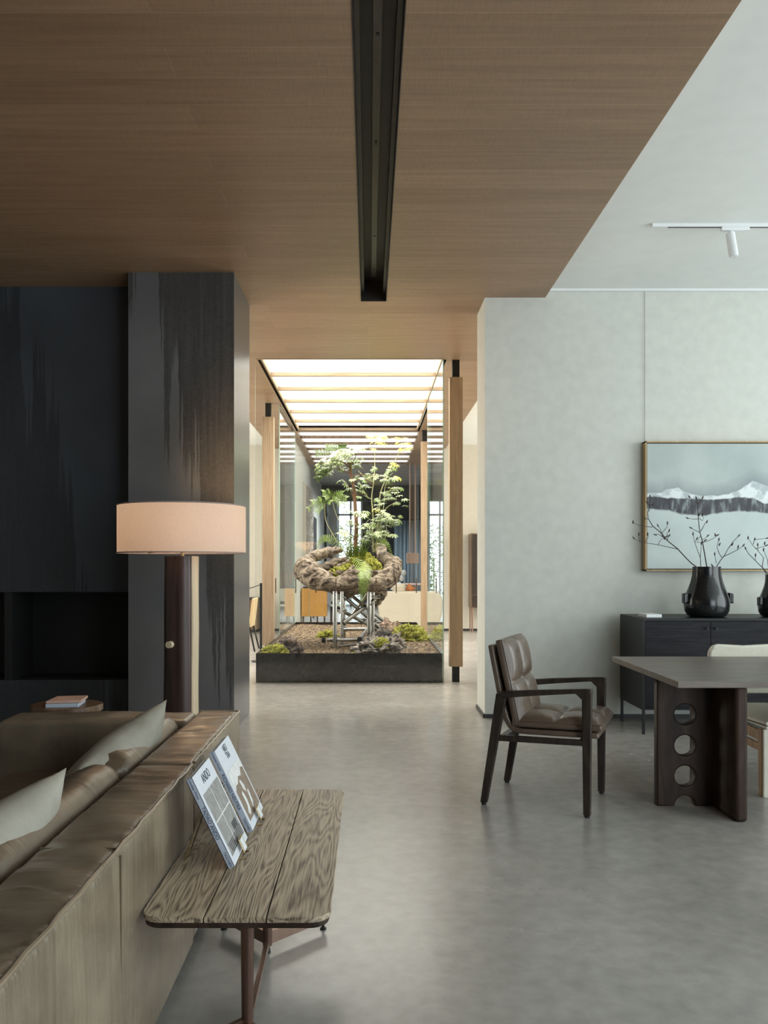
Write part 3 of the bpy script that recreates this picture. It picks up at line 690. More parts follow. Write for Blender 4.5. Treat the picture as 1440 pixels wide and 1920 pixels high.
limb(mb, [(Wc(1240, 400, 11.2), .03), (Wc(1215, 470, 11.1), .05), (Wc(1150, 560, 10.9), .08), (Wc(1060, 640, 10.9), .07)])
limb(mb, [(Wc(900, 640, 11.2), .12), (Wc(980, 740, 11.3), .12), (Wc(930, 830, 11.3), .08), (Wc(860, 870, 11.3), .03)])
limb(mb, [(Wc(640, 700, 11.2), .12), (Wc(560, 660, 11.1), .12), (Wc(420, 640, 11.1), .12)])
# hollow underside joining the limbs
def bowl(u, v, k=0):
    a = 2*PI*u; r = v
    cx = -0.27 + 0.56*r*math.cos(a); cy = 11.12 + 0.56*r*math.sin(a)
    lift = (r**2.2)
    z = 0.97 + k + 0.20*lift + (0.16*lift*max(0, math.sin(a))) + 0.03*noise.noise(Vector((cx*4, cy*4, 1)))
    return Vector((cx, cy, z))
mb.grid(lambda u, v: bowl(u, v), 48, 12); mb.grid(lambda u, v: bowl(u, v, 0.15), 48, 12)
def rimjoin(u, v): return bowl(u, 1.0, 0.15*v)
mb.grid(rimjoin, 48, 1)
rb = mb.build('root_body', M['root'], root)
rm = rb.modifiers.new('remesh', 'REMESH'); rm.mode = 'VOXEL'; rm.voxel_size = 0.013; rm.use_smooth_shade = True
tx = bpy.data.textures.new('knots', 'CLOUDS'); tx.noise_scale = 0.11; tx.noise_depth = 4
dm = rb.modifiers.new('displace', 'DISPLACE'); dm.texture = tx; dm.strength = 0.06; dm.mid_level = 0.5; dm.texture_coords = 'LOCAL'
tx3 = bpy.data.textures.new('cracks', 'VORONOI'); tx3.noise_scale = 0.09
dm3 = rb.modifiers.new('displace3', 'DISPLACE'); dm3.texture = tx3; dm3.strength = 0.018; dm3.mid_level = 0.4; dm3.texture_coords = 'LOCAL'
tx2 = bpy.data.textures.new('grooves', 'STUCCI'); tx2.noise_scale = 0.05
dm2 = rb.modifiers.new('displace2', 'DISPLACE'); dm2.texture = tx2; dm2.strength = 0.014; dm2.mid_level = 0.5; dm2.texture_coords = 'LOCAL'
def mossheap(name, c, s, seed):
    return mossblob(name, c, s, seed, root)
mossheap('moss', Wc(500, 500, 10.72)-Vector((0,0,.04)), (0.15, 0.16, 0.13), 31)
mossheap('moss', Wc(590, 420, 10.95)-Vector((0,0,.05)), (0.10, 0.12, 0.10), 33)
mossheap('moss', Wc(900, 500, 10.95)-Vector((0,0,.05)), (0.17, 0.22, 0.24), 35)
mossheap('moss', Wc(790, 360, 11.3)-Vector((0,0,.05)), (0.20, 0.2, 0.19), 37)
mossheap('moss', Wc(345, 430, 11.3)-Vector((0,0,.05)), (0.12, 0.1, 0.07), 39)

# ------------------------------------------------------------------ plants
def Q(cx, cy, Y): return W(540+cx/5.485, 780+cy/5.485, Y)
rl = random.Random(11)
def palmate(mb, c, direction, normal, r, lobes=8, mi=0, spread=2.5, wide=0.30):
    c = Vector(c); d = Vector(direction); n = Vector(normal).normalized(); d = (d - n*d.dot(n))
    d = d.normalized() if d.length > 1e-4 else n.orthogonal().normalized(); s = n.cross(d)
    for k in range(lobes):
        a = -spread + 2*spread*k/(lobes-1); ln = r*(1.0-0.28*abs(a)/spread)*rl.uniform(.9, 1.08)
        e = d*math.cos(a)+s*math.sin(a); f = n.cross(e); wd = ln*wide
        pts = [(0, 0), (.3, .55), (.62, 1.0), (.85, .55)]
        left = []; right = []; mid = []
        for q, w_ in pts:
            dr = -n*(q*q*ln*0.28)
            mid.append(c+e*(q*ln)+dr); left.append(c+e*(q*ln)+f*(wd*.5*w_)+dr+n*(-.12*wd*w_)); right.append(c+e*(q*ln)-f*(wd*.5*w_)+dr+n*(-.12*wd*w_))
        tip = c+e*ln-n*(ln*0.34)
        vs = [mid[0]]+left[1:]+[tip]+right[1:][::-1]+mid[1:]
        # 0 base;1-3 left;4 tip;5-7 right(reverse);8-10 mid
        mb.add(vs, [(0,1,8),(1,2,9,8),(2,3,10,9),(3,4,10),(4,5,10),(5,6,9,10),(6,7,8,9),(7,0,8)], mi)
def cluster(mb, c, rad, n, r, stems=None, mi=0, up=0.9, lobes=8, wide=.3, flat=.45):
    c = Vector(c)
    for k in range(n):
        a = rl.uniform(0, 2*PI); q = math.sqrt(rl.random())
        off = Vector((math.cos(a)*rad*q, math.sin(a)*rad*q, rl.uniform(-flat, flat)*rad))
        nn = Vector((rl.uniform(-.5,.5)+off.x/rad*.5, rl.uniform(-.5,.5)-0.35, up))
        palmate(mb, c+off, Vector((off.x+rl.uniform(-.05,.05), off.y-.1, 0)), nn, r*rl.uniform(.6, .98), lobes, mi, wide=wide*.85)
        if stems is not None: stems.tube([c-Vector((0,0,rad*.7)), c+off*.6, c+off], 0.003, 4)
def stemline(mb, pts, r0, r1, n=8):
    P = [Vector(p) for p in pts]; k = len(P); out = []
    for i in range(k-1):
        p0 = P[max(i-1,0)]; p1 = P[i]; p2 = P[i+1]; p3 = P[min(i+2, k-1)]
        for j in range(5):
            t = j/5.0; out.append(0.5*((2*p1)+(p2-p0)*t+(2*p0-5*p1+4*p2-p3)*t*t+(3*p1-p0-3*p2+p3)*t**3))
    out.append(P[-1]); m = len(out)
    mb.tube(out, [r0+(r1-r0)*i/(m-1) for i in range(m)], n)
def pinnate(mb, pts, width, npairs, mi=0, droop=0.25, lw=0.22, taper=True, side=None):
    """fern frond: midrib along pts with paired pinnae"""
    P = [Vector(p) for p in pts]; k = len(P); path = []
    for i in range(k-1):
        p0 = P[max(i-1,0)]; p1 = P[i]; p2 = P[i+1]; p3 = P[min(i+2, k-1)]
        for j in range(10):
            t = j/10.0; path.append(0.5*((2*p1)+(p2-p0)*t+(2*p0-5*p1+4*p2-p3)*t*t+(3*p1-p0-3*p2+p3)*t**3))
    path.append(P[-1]); m = len(path)
    mb.tube(path, [0.004*(1-.7*i/(m-1)) for i in range(m)], 5, mi=mi)
    view = Vector((0, -1, 0.25)).normalized()
    for q in range(npairs):
        t = 0.08+0.92*q/(npairs-1); idx = min(int(t*(m-1)), m-2); fr = t*(m-1)-idx
        c = path[idx].lerp(path[idx+1], fr); d = (path[idx+1]-path[idx]).normalized()
        sd = d.cross(view).normalized(); nn = sd.cross(d).normalized()
        env = math.sin(min(1, t/0.30)*PI/2) * ((1-t)**0.75 if taper else 1) + 0.06
        ln = width*env
        for sg in (-1, 1):
            e = (sd*sg + d*0.45 + Vector((0,0,-droop))).normalized(); f = e.cross(nn).normalized(); wd = ln*lw*.46+0.003
            a0 = c; 
            vs = [a0-f*wd*.7, a0+f*wd*.7, a0+e*ln*.5+f*wd-Vector((0,0,ln*.03)), a0+e*ln*.5-f*wd-Vector((0,0,ln*.03)), a0+e*ln-Vector((0,0,ln*.15))]
            mb.add(vs, [(0,1,2,3),(3,2,4)], mi)
LY = 11.35
fat = thing('leafy_tree', 'small tree with brown trunk and broad leaves, some coloured as if brightly lit, growing from the middle of the root', 'tree', tuple(Q(695, 1400, LY)))
tk = MB(); stemline(tk, [Q(690,1430,LY), Q(695,1300,LY), Q(703,1120,LY), Q(690,920,LY), Q(680,760,LY), Q(655,650,LY), Q(640,540,LY), Q(650,470,LY)], .030, .018, 12)
sb = tk
for pts in ([(650,600),(560,560),(500,520)], [(660,620),(760,600),(860,600)], [(672,700),(760,640),(880,720)], [(690,900),(640,760),(590,660)], [(690,820),(760,800),(830,805)], [(640,540),(560,480),(430,470)], [(650,500),(690,430),(700,380)], [(640,540),(600,440),(600,380)], [(700,1050),(780,1010),(840,1000)], [(700,1120),(640,1080),(590,1080)], [(700,1250),(630,1210),(590,1200)]):
    stemline(sb, [Q(x, y, LY-0.03*i) for i, (x, y) in enumerate(pts)], .008, .003, 6)
sb.build('trunk', M['stembrown'], fat, smooth=True)
pl_ = MB()
for (x, y, rad, n) in ((430,455,.14,9), (560,440,.17,12), (600,365,.13,8), (700,330,.12,6), (500,400,.12,6)): cluster(pl_, Q(x, y, LY-.1), rad, n, .125, None, 0, 1.1, 9, .34, .25)
for (x, y, rad, n) in ((780,1000,.10,4), (600,1200,.11,5), (650,1080,.08,3), (700,640,.08,3)): cluster(pl_, Q(x, y, LY-.15), rad, n, .10, None, 0, 1.1, 8, .34, .3)
pl_.build('lit_leaves', M['leaflit'], fat, smooth=True)
gl_ = MB()
for (x, y, rad, n) in ((690,420,.13,8), (690,490,.10,6), (380,510,.14,9), (470,530,.12,7), (600,520,.10,5), (370,600,.10,5), (560,690,.07,3), (700,720,.09,4), (790,740,.09,4), (740,640,.08,4), (740,800,.10,4), (620,970,.10,4), (790,1010,.08,3), (650,1100,.08,3), (720,1180,.09,4), (820,1210,.10,5), (610,1230,.09,4)): cluster(gl_, Q(x, y, LY), rad, n, .10, None, 0, .9, 8, .3, .5)
gl_.build('green_leaves', M['leaf'], fat, smooth=True)
dk_ = MB()
for (x0, y0, x1, y1) in ((520,370,300,380), (540,350,400,320), (560,360,560,300), (420,560,300,640), (460,540,340,560)): pinnate(dk_, [Q(x0,y0,LY), Q((x0+x1)/2,(y0+y1)/2-15,LY), Q(x1,y1,LY)], .07, 9, 0, .1, .22, False)
dk_.build('narrow_leaves', M['leafdk'], fat)

sap = thing('tall_sapling', 'tall pale-stemmed sapling with yellow leaves at its tips, right of the trunk', 'sapling', tuple(Q(870, 1400, 11.5)))
sb = MB(); SY = 11.5
for pts, r0 in (([(880,1400),(870,1200),(875,1030),(860,850),(880,680),(892,520),(893,330)], .011), ([(900,1390),(920,1150),(935,970),(950,800),(1000,660),(1060,530),(1170,330)], .012), ([(890,1400),(940,1180),(975,1000),(990,850),(1000,720),(1050,640)], .009), ([(975,1000),(1020,940),(1120,880)], .004), ([(860,850),(810,820),(690,600)], .005), ([(880,680),(800,640),(720,560)], .005), ([(950,800),(1060,770),(1140,770)], .004), ([(880,1380),(1000,1250),(1010,1080)], .008)):
    stemline(sb, [Q(x, y, SY) for x, y in pts], r0, .004, 7)
sb.build('stems', M['stempale'], sap, smooth=True)
yl = MB()
for (x, y, rad, n) in ((900,205,.13,9), (970,215,.12,8), (850,200,.05,3), (960,285,.07,3), (880,335,.05,3), (910,255,.06,3), (1150,240,.12,9), (1200,290,.13,9), (1240,330,.08,4), (1180,340,.08,4), (1090,500,.10,5), (1080,620,.11,6), (870,610,.08,4), (920,960,.08,4)): cluster(yl, Q(x, y, SY), rad, n, .085, None, 0, 1.0, 7, .32, .2)
yl.build('yellow_leaves', M['leafy'], sap, smooth=True)
gl_ = MB()
for (x, y, rad, n) in ((1060,560,.09,5), (960,630,.11,7), (1100,630,.08,4), (820,620,.07,4), (1090,775,.14,8), (1010,790,.08,5), (1150,885,.11,7), (950,890,.12,8), (1050,850,.08,4), (900,550,.07,3), (1010,1020,.13,9), (1070,1060,.14,10), (960,1060,.12,9), (880,1090,.12,9), (1000,1110,.12,8), (900,1160,.12,8), (850,1240,.11,8), (980,1180,.12,9), (940,1280,.1,6), (800,1290,.09,6), (1080,1100,.08,5), (700,1330,.08,5)): cluster(gl_, Q(x, y, SY-.1), rad, n, .085, None, 0, .9, 8, .3, .5)
gl_.build('green_leaves', M['leaf'], sap, smooth=True)
pv = MB()
for (x, y, rad, n) in ((970,610,.1,5), (1060,1040,.12,6), (980,1000,.12,5), (1010,1200,.12,7), (940,1200,.1,5), (800,1120,.1,5), (1060,1230,.07,3)): cluster(pv, Q(x, y, SY-.25), rad, n, .085, None, 0, 1.2, 8, .32, .3)
pv.build('lit_leaves', M['leaflit'], sap, smooth=True)

lac = thing('lacy_shrub', 'slender shrub with feathery narrow leaves leaning out over the left of the root', 'shrub', tuple(Q(600, 1420, 11.1)))
sb = MB(); stemline(sb, [Q(610,1430,11.1), Q(520,1320,11.1), Q(440,1180,11.1), Q(390,1080,11.1), Q(380,960,11.1), Q(385,900,11.1)], .007, .003, 6); stemline(sb, [Q(620,1430,11.1), Q(600,1300,11.1), Q(560,1150,11.1), Q(490,1000,11.1), Q(460,880,11.1), Q(450,830,11.1)], .006, .003, 6)
sb.build('stems', M['stempale'], lac, smooth=True)
fb = MB()
for (ox, oy, tips) in ((385,900,[(210,950),(250,880),(300,980),(330,850),(440,880)]), (450,830,[(360,780),(420,770),(560,790),(600,840),(540,900),(590,890),(380,830)])):
    for (tx_, ty_) in tips: pinnate(fb, [Q(ox,oy,11.1), Q((ox+tx_)/2,(oy+ty_)/2-18,11.05), Q(tx_,ty_,11.0)], .055, 9, 0, .25, .13, False)
fb.build('feathery_leaves', M['leaf'], lac)

def fern(label, fronds, loc, mat='fern'):
    t = thing('fern', label, 'fern', tuple(loc), group=None)
    for pts, wd, n in fronds:
        mb = MB(); pinnate(mb, pts, wd, n, 0, .15, .125); mb.build('frond', M[mat], t)
    return t
fern('large fern frond hanging down over the front of the root', [([Q(650,1455,10.9), Q(760,1540,10.5), Q(790,1640,10.25), Q(770,1780,10.2), Q(755,1910,10.2)], .16, 30)], Q(650,1455,10.9))
fern('light green fern arching over the left edge of the root', [([Q(600,1400,11.1), Q(480,1280,11.0), Q(390,1250,10.9), Q(320,1300,10.9), Q(300,1400,10.9)], .10, 20)], Q(600,1400,11.1))
fern('green fern drooping over the right limb of the root', [([Q(880,1330,11.4), Q(960,1280,11.3), Q(1020,1320,11.2), Q(1075,1440,11.2)], .09, 18)], Q(880,1330,11.4))
gr = []
mb = MB()
for k in range(70):
    x = rl.uniform(600, 800); a = rl.uniform(-1, 1); h = rl.uniform(60, 150)
    p0 = Q(x, 1450, 11.15); p1 = Q(x+a*25, 1450-h*.6, 11.1); p2 = Q(x+a*75, 1450-h, 11.0)
    wv = Vector((.006, 0, 0)); mb.add([p0-wv, p0+wv, p1+wv, p1-wv, p2], [(0,1,2,3),(3,2,4)])
o = mb.build('grass_tuft', M['fern'], weld=False); tag(o, 'tuft of green grass blades at the foot of the trunk', 'grass', kind='stuff')
# ------------------------------------------------------------------ oak posts
def post(x0, x1, y, label, zb=0.185, zt=3.62):
    d = x1-x0; t = thing('wood_post', label, 'post', ((x0+x1)/2, y+d/2, 0), group='pale wooden posts around the glass garden')
    MB().box(x0, x1, y, y+d*0.75, zb, zt).build('post_shaft', M['oakpale'], t, bevel=0.004, seg=2)
    m_ = (x0+x1)/2; MB().box(m_-.042, m_+.042, y+.03, y+d*.65, 0, zb).build('foot_plate', M['blackmetal'], t); MB().box(m_-.042, m_+.042, y+.03, y+d*.65, zt, ZC).build('top_bracket', M['blackmetal'], t)
post(0.955, 1.112, 9.48, 'nearest and tallest-looking wooden post, standing right of the glass box')
post(-1.61, -1.435, 12.03, 'pale wooden post standing left of the glass box')
post(0.94, 1.075, 14.46, 'farther wooden post at the back right of the glass box')

# ------------------------------------------------------------------ sofa
sofa = thing('leather_sofa', 'large brown leather sofa seen from behind in the left foreground', 'sofa', (-1.15, 2.4, 0))
def softbox(name, x0, x1, y0, y1, z0, z1, mat, parent, bev=0.03, puff=0.0, seed=0, wr=0.0, div=(6, 24, 6)):
    bm = bmesh.new(); bmesh.ops.create_cube(bm, size=1.0)
    me = bpy.data.meshes.new(name)
    for v in bm.verts: v.co = Vector((x0+(v.co.x+.5)*(x1-x0), y0+(v.co.y+.5)*(y1-y0), z0+(v.co.z+.5)*(z1-z0)))
    bmesh.ops.bevel(bm, geom=bm.edges[:], offset=bev, segments=4, profile=0.5, affect='EDGES')
    # slice for displacement
    for ax, (a, b), n in ((0, (x0, x1), div[0]), (1, (y0, y1), div[1]), (2, (z0, z1), div[2])):
        for i in range(1, n):
            c = a+(b-a)*i/n; nv = Vector((0,0,0)); nv[ax] = 1; pv = Vector((0,0,0)); pv[ax] = c
            bmesh.ops.bisect_plane(bm, geom=bm.verts[:]+bm.edges[:]+bm.faces[:], plane_co=pv, plane_no=nv)
    bm.normal_update()
    cx, cy, cz = (x0+x1)/2, (y0+y1)/2, (z0+z1)/2
    mv = {}
    for v in bm.verts:
        p = v.co; u = (p.x-cx)/(x1-x0)*2; w_ = (p.y-cy)/(y1-y0)*2; h = (p.z-cz)/(z1-z0)*2
        d = puff*max(0, 1-u*u if abs(v.normal.z) > .5 or abs(v.normal.y) > .5 else 1)*max(0, 1-abs(w_)**3 if abs(v.normal.y) < .7 else 1)*max(0, (1-h*h) if abs(v.normal.z) < .5 else 1)
        nz = noise.fractal(Vector((p.x*4+seed, p.y*3, p.z*4)), 1.0, 2.0, 3)*wr*.6
        ed = max(0, 1-abs(u)**3)*max(0, 1-abs(w_)**20); nz *= .25+.75*max(0, 1-abs(h)**8); w2 = noise.noise(Vector((p.x*3+seed, p.y*26+3*noise.noise(Vector((p.x*6, p.y*4, seed))), p.z*2)))*wr*2.6*ed if v.normal.z > .5 else 0
        mv[v] = p + v.normal*(d+nz+w2)
    for v, p in mv.items(): v.co = p
    off = Vector(parent['_org'])
    for v in bm.verts: v.co -= off
    for f in bm.faces: f.smooth = True
    bm.to_mesh(me); bm.free(); me.materials.append(mat)
    o = bpy.data.objects.new(name, me); COL.objects.link(o); o.parent = parent; o['_org'] = tuple(off)
    return o
softbox('back_frame', -0.84, -0.636, 2.89, 3.94, 0.03, 0.68, M['leather'], sofa, .022, 0.006, 1, .004, (8, 60, 6))
softbox('back_frame', -0.84, -0.630, 0.70, 2.882, 0.03, 0.68, M['leather'], sofa, .022, 0.006, 4, .005, (8, 120, 6))
softbox('arm', -1.725, -0.842, 3.70, 3.94, 0.03, 0.675, M['leather'], sofa, .03, 0.006, 7, .004, (24, 6, 6))
softbox('seat_base', -1.725, -0.842, 0.70, 3.695, 0.03, 0.30, M['leather'], sofa, .02)
for y0, y1 in ((0.72, 2.80), (2.82, 3.68)):
    softbox('seat_cushion', -1.66, -1.03, y0, y1, 0.302, 0.45, M['leatherdark'], sofa, .04, .02, y0, .006, (6, 12, 3))
for y0, y1 in ((0.75, 1.78), (1.79, 2.83), (2.84, 3.69)):
    softbox('back_cushion', -1.02, -0.862, y0, y1, 0.40, 0.705, M['leatherdark'], sofa, .07, .012, y0*3, .006, (6, 14, 6))
mb = MB()
for (x, y0, y1) in ((-0.634, 0.72, 2.87), (-0.636, 2.90, 3.92)):
    mb.tube([(x+.001+.002*math.sin(i*1.7), y0+(y1-y0)*i/40, 0.681+.0015*math.sin(i*2.3)) for i in range(41)], 0.0065, 8)
mb.tube([(-0.642, 3.937, .675-.6*i/10) for i in range(11)], .005, 6)
mb.tube([(-0.642-.19*i/10, 3.937, .677) for i in range(11)], .005, 6)
mb.build('piping', M['piping'], sofa, smooth=True)
mb = MB(); mb.box(-0.631, -0.6245, 2.016, 2.021, .05, .665); mb.box(-.83, -.64, 2.016, 2.021, .678, .6845); mb.build('seam', M['leatherdark'], sofa)
for (x, y) in ((-.7, .85), (-.7, 3.85), (-1.6, .85), (-1.6, 3.85)):
    MB().box(x-.03, x+.03, y-.03, y+.03, 0, .035).build('foot', M['blackmetal'], sofa)

def pillow(name, label, c1, c2, down, wdt, hgt, bulge, mat, cat='pillow', seed=0, group=None):
    c1 = Vector(c1); e1 = (Vector(c2)-c1).normalized(); e2 = Vector(down); e2 = (e2-e1*e2.dot(e1)).normalized(); n = e1.cross(e2)
    mb = MB(); G = 26
    for sg in (1, -1):
        def fn(u, v, sg=sg):
            a = abs(2*u-1); b = abs(2*v-1)
            t = (max(0, 1-a**2.4)*max(0, 1-b**2.4))**0.55
            uu = u + (0.5-u)*0.10*(1-b*b)*0 ; pin = 0.05
            x = (u-.5)*(1 - pin*(1-b*b)*0) ; 
            # pinch sides inward between the corners
            x = (u-.5)*(1-0.07*(1-(b)**2)) ; y = (v-.5)*(1-0.07*(1-(a)**2))
            nz = noise.fractal(Vector((u*3+seed, v*3, sg)), 1, 2, 3)*0.012
            return c1 + e1*((x+.5)*wdt) + e2*((y+.5)*hgt) + n*(sg*(bulge*t+nz*t))
        mb.grid(fn, G, G)
    o = mb.build(name, mat, smooth=True)
    for p in o.data.polygons: p.use_smooth = True
    for e in o.data.edges: e.use_edge_sharp = False
    return tag(o, label, cat, group)
pillow('throw_pillow', 'silvery greige velvet pillow leaning against the sofa back, nearer the lamp', (-0.865, 3.42, .822), (-0.99, 2.70, .70), (-.42, 0, -.9), .74, .48, .115, M['velvet'], seed=1)
pillow('throw_pillow', 'silvery greige velvet pillow at the left edge, in the near sofa corner', (-0.90, 2.38, .795), (-0.96, 1.66, .76), (-.42, 0, -.9), .72, .48, .115, M['velvet'], seed=5)

# ------------------------------------------------------------------ side table with books
stb = thing('side_table', 'weathered oak plank side table with a bronze trestle beside the sofa', 'table', (-0.363, 2.76, 0))
TY0, TY1, TX_0, TX_1, TZ = 2.15, 3.38, -0.62, -0.105, 0.45
def rpoly(x0, x1, y0, y1, r, corners):
    pts = []
    for (cx, cy, a0, use) in ((x1-r, y1-r, 0, corners[2]), (x0+r, y1-r, 90, corners[3]), (x0+r, y0+r, 180, corners[0]), (x1-r, y0+r, 270, corners[1])):
        if use:
            for k in range(7): a = math.radians(a0+15*k); pts.append((cx+r*math.cos(a), cy+r*math.sin(a)))
        else:
            sx = 1 if a0 in (0, 270) else -1; sy = 1 if a0 in (0, 90) else -1; pts.append((cx+sx*r, cy+sy*r))
    return pts
for x0, x1, cr in ((TX_0, -0.4475, (1,0,0,1)), (-0.4445, -0.2785, (0,0,0,0)), (-0.2755, TX_1, (0,1,1,0))):
    MB().prism(rpoly(x0, x1, TY0, TY1, .055, cr), (0,0,TZ-.015), (1,0,0), (0,1,0), .015).build('plank', M['oldoak'], stb, bevel=.0025, seg=2)
MB().prism(rpoly(TX_0+.005, TX_1-.005, TY0+.005, TY1-.005, .052, (1,1,1,1)), (0,0,TZ-.032), (1,0,0), (0,1,0), .0165).build('under_panel', M['tablewood'], stb, bevel=.004, seg=2)
CX = -0.366
MB().tube([(-.356, 2.34, .03), (-.356, 2.34, .418)], [.0165, .0205], 20).build('leg', M['bronze'], stb, smooth=True)
MB().tube([(CX, 2.88, .03), (CX, 2.88, .418)], [.0165, .0205], 20).build('leg', M['bronze'], stb, smooth=True)
for s in (-1, 1):
    MB().beam((CX, 2.885, .053), (CX+s*.20, 3.08, .053), .014, .045).build('foot_bar', M['copper'], stb)
    MB().beam((CX, 2.335, .053), (CX+s*.20, 2.14, .053), .014, .045).build('foot_bar', M['copper'], stb)
    for y in (3.07, 2.15):
        MB().tube([(CX+s*.19, y, 0), (CX+s*.19, y, .006), (CX+s*.19, y, .007), (CX+s*.19, y, .032)], [.012, .012, .005, .005], 12).build('levelling_foot', M['blackmetal'], stb)
MB().beam((-.357, 2.35, .042), (CX, 2.88, .042), .016, .022).build('stretcher', M['copper'], stb)
MB().beam((CX-.18, 2.34, .411), (CX+.18, 2.34, .411), .04, .014).build('top_bar', M['bronze'], stb)
MB().beam((CX-.18, 2.88, .411), (CX+.18, 2.88, .411), .04, .014).build('top_bar', M['bronze'], stb)
for y in (2.335, 2.885): MB().tube([(CX, y, 0), (CX, y, .03)], [.012, .006], 12).build('levelling_foot', M['blackmetal'], stb)

BU = Vector((-.133, 0, .275)).normalized(); BR = Vector((0, 1, 0)); BN = BR.cross(BU)
def book(name, label, x, y0, y1, h, pic, lines, spine_text, th=.021):
    o0 = Vector((x, y0, TZ+.0125))
    bk = thing(name, label, 'book', tuple(o0)); wd = y1-y0
    def P(a, b, n=0.0): return o0 + BR*(a*wd) + BU*((1-b)*h) + BN*n
    c = o0+BR*wd/2+BU*h/2-BN*th/2
    MB().obox(c+BR*.004, (BR, BU, BN), (wd/2-.005, h/2-.003, th/2-.002)).build('page_block', M['acrylic'], bk)
    MB().obox(c+BN*(th/2-.001), (BR, BU, BN), (wd/2, h/2, .001)).build('front_cover', M['paper'], bk)
    MB().obox(c-BN*(th/2-.001), (BR, BU, BN), (wd/2, h/2, .001)).build('back_cover', M['paper'], bk)
    MB().obox(c-BR*(wd/2-.001), (BR, BU, BN), (.001, h/2, th/2)).build('spine', M['spine'], bk)
    mb = MB()
    def rect(a0, a1, b0, b1, mi, n): mb.obox((P(a0,b0)+P(a1,b1))/2+BN*n, (BR, BU, BN), (abs(a1-a0)*wd/2, abs(b1-b0)*h/2, .0002), mi)
    if pic == 'window':
        rect(.09, .95, .225, .92, 0, .0003); rect(.12, .42, .50, .90, 1, .0005) if False else None
        rect(.09, .40, .30, .42, 1, .0004)
        rect(.455, .475, .225, .92, 2, .0010); rect(.09, .95, .53, .545, 2, .0010)
        rect(.50, .93, .25, .50, 1, .0006); rect(.16, .44, .29, .51, 1, .0006); rect(.16, .44, .57, .82, 1, .0006)
        for k in range(5): rect(.12+.02*k, .93, .80+.024*k, .812+.024*k, 3, .0008)
        rect(.62, .86, .70, .79, 3, .0007)
        mats = [M['pagegrey'], M['pagegrey'], M['pagelight'], M['pagedark']]
    else:
        rect(.09, .95, .30, .91, 0, .0003)
        # pale sky and mountain outline
        def poly(pts, mi, n):
            vs = [P(a, b, n) for a, b in pts]; mb.add(vs+[q-BN*.0003 for q in vs], [tuple(range(len(vs)))], mi)
        poly([(.09,.30),(.95,.30),(.95,.42),(.80,.39),(.66,.47),(.50,.44),(.34,.50),(.22,.49),(.09,.54)], 2, .0006)
        poly([(.45,.50),(.52,.49),(.60,.58),(.55,.66),(.47,.60)], 1, .0006)
        poly([(.30,.62),(.38,.60),(.42,.72),(.36,.84),(.26,.88),(.20,.83),(.30,.76)], 2, .0006)
        poly([(.62,.66),(.70,.65),(.66,.80),(.52,.88),(.58,.76)], 1, .0006)
        mats = [M['pagebrown'], M['pagelight'], M['pagelight'], M['pagedark']]
    mb.build('cover_picture', mats, bk, weld=False)
    for i, (t, b, sz) in enumerate(lines): meshtext(t, sz, P(.52, b, .0006), BR, BU, M['ink'], 'cover_title', bk, stretch=.85)
    rdir = -BU; updir = BN; sp = o0 - BN*th/2 - BR*.0004
    for t, b, sz in spine_text: meshtext(t, sz, sp+BU*((1-b)*h), rdir, updir, M['ink'], 'spine_title', bk)
    return bk
book('art_book', 'white hardcover with a grey window photograph, nearer of the two on the oak table', -.417, 2.483, 2.746, .305, 'window', [('ANDO', .11, .042)], [('TADAO ANDO', .50, .0165), ('TASCHEN', .91, .0115), ('Complete Works', .11, .010)])
book('art_book', 'white hardcover with a brown landscape photograph, farther of the two on the oak table', -.409, 2.816, 3.084, .310, 'hill', [('NEU', .075, .036), ('TRA', .165, .036)], [('RICHARD NEUTRA', .50, .0165), ('TASCHEN', .91, .0115), ('Complete Works', .11, .010)])
def easel(label, x, yc):
    t = thing('book_stand', label, 'book stand', (x, yc, TZ))
    b0 = Vector((x, yc, TZ+.010))
    mb = MB()
    for s in (-.05, .05):
        mb.tube([b0+BR*s*.5+BN*.016+BU*.045, b0+BR*s*.5+BN*.016, b0+BR*s*.5-BN*.030, b0+BR*s-BN*.032+BU*.20], .0022, 6)
        mb.tube([b0+BR*s-BN*.032+BU*.20, Vector((x-.175, yc+s, TZ+.002))], .0022, 6)
    mb.tube([b0-BR*.025+BN*.016+BU*.045, b0+BR*.025+BN*.016+BU*.045], .0022, 6)
    mb.tube([Vector((x-.175, yc-.05, TZ+.002)), Vector((x-.175, yc+.05, TZ+.002))], .0022, 6)
    mb.tube([b0-BR*.05-BN*.03, Vector((x-.03, yc-.05, TZ+.002)), Vector((x+.02, yc-.03, TZ+.002))], .0022, 6)
    mb.tube([b0+BR*.05-BN*.03, Vector((x-.03, yc+.05, TZ+.002)), Vector((x+.02, yc+.03, TZ+.002))], .0022, 6)
    mb.build('wire_frame', M['brass'], t, smooth=True)
    MB().obox(b0+BN*.017+BU*.022, (BR, BU, BN), (.02, .020, .0012)).build('clip_plate', M['acrylic'], t)
easel('small brass wire stand holding the nearer white book', -.417, 2.615)
easel('small brass wire stand holding the farther white book', -.409, 2.95)

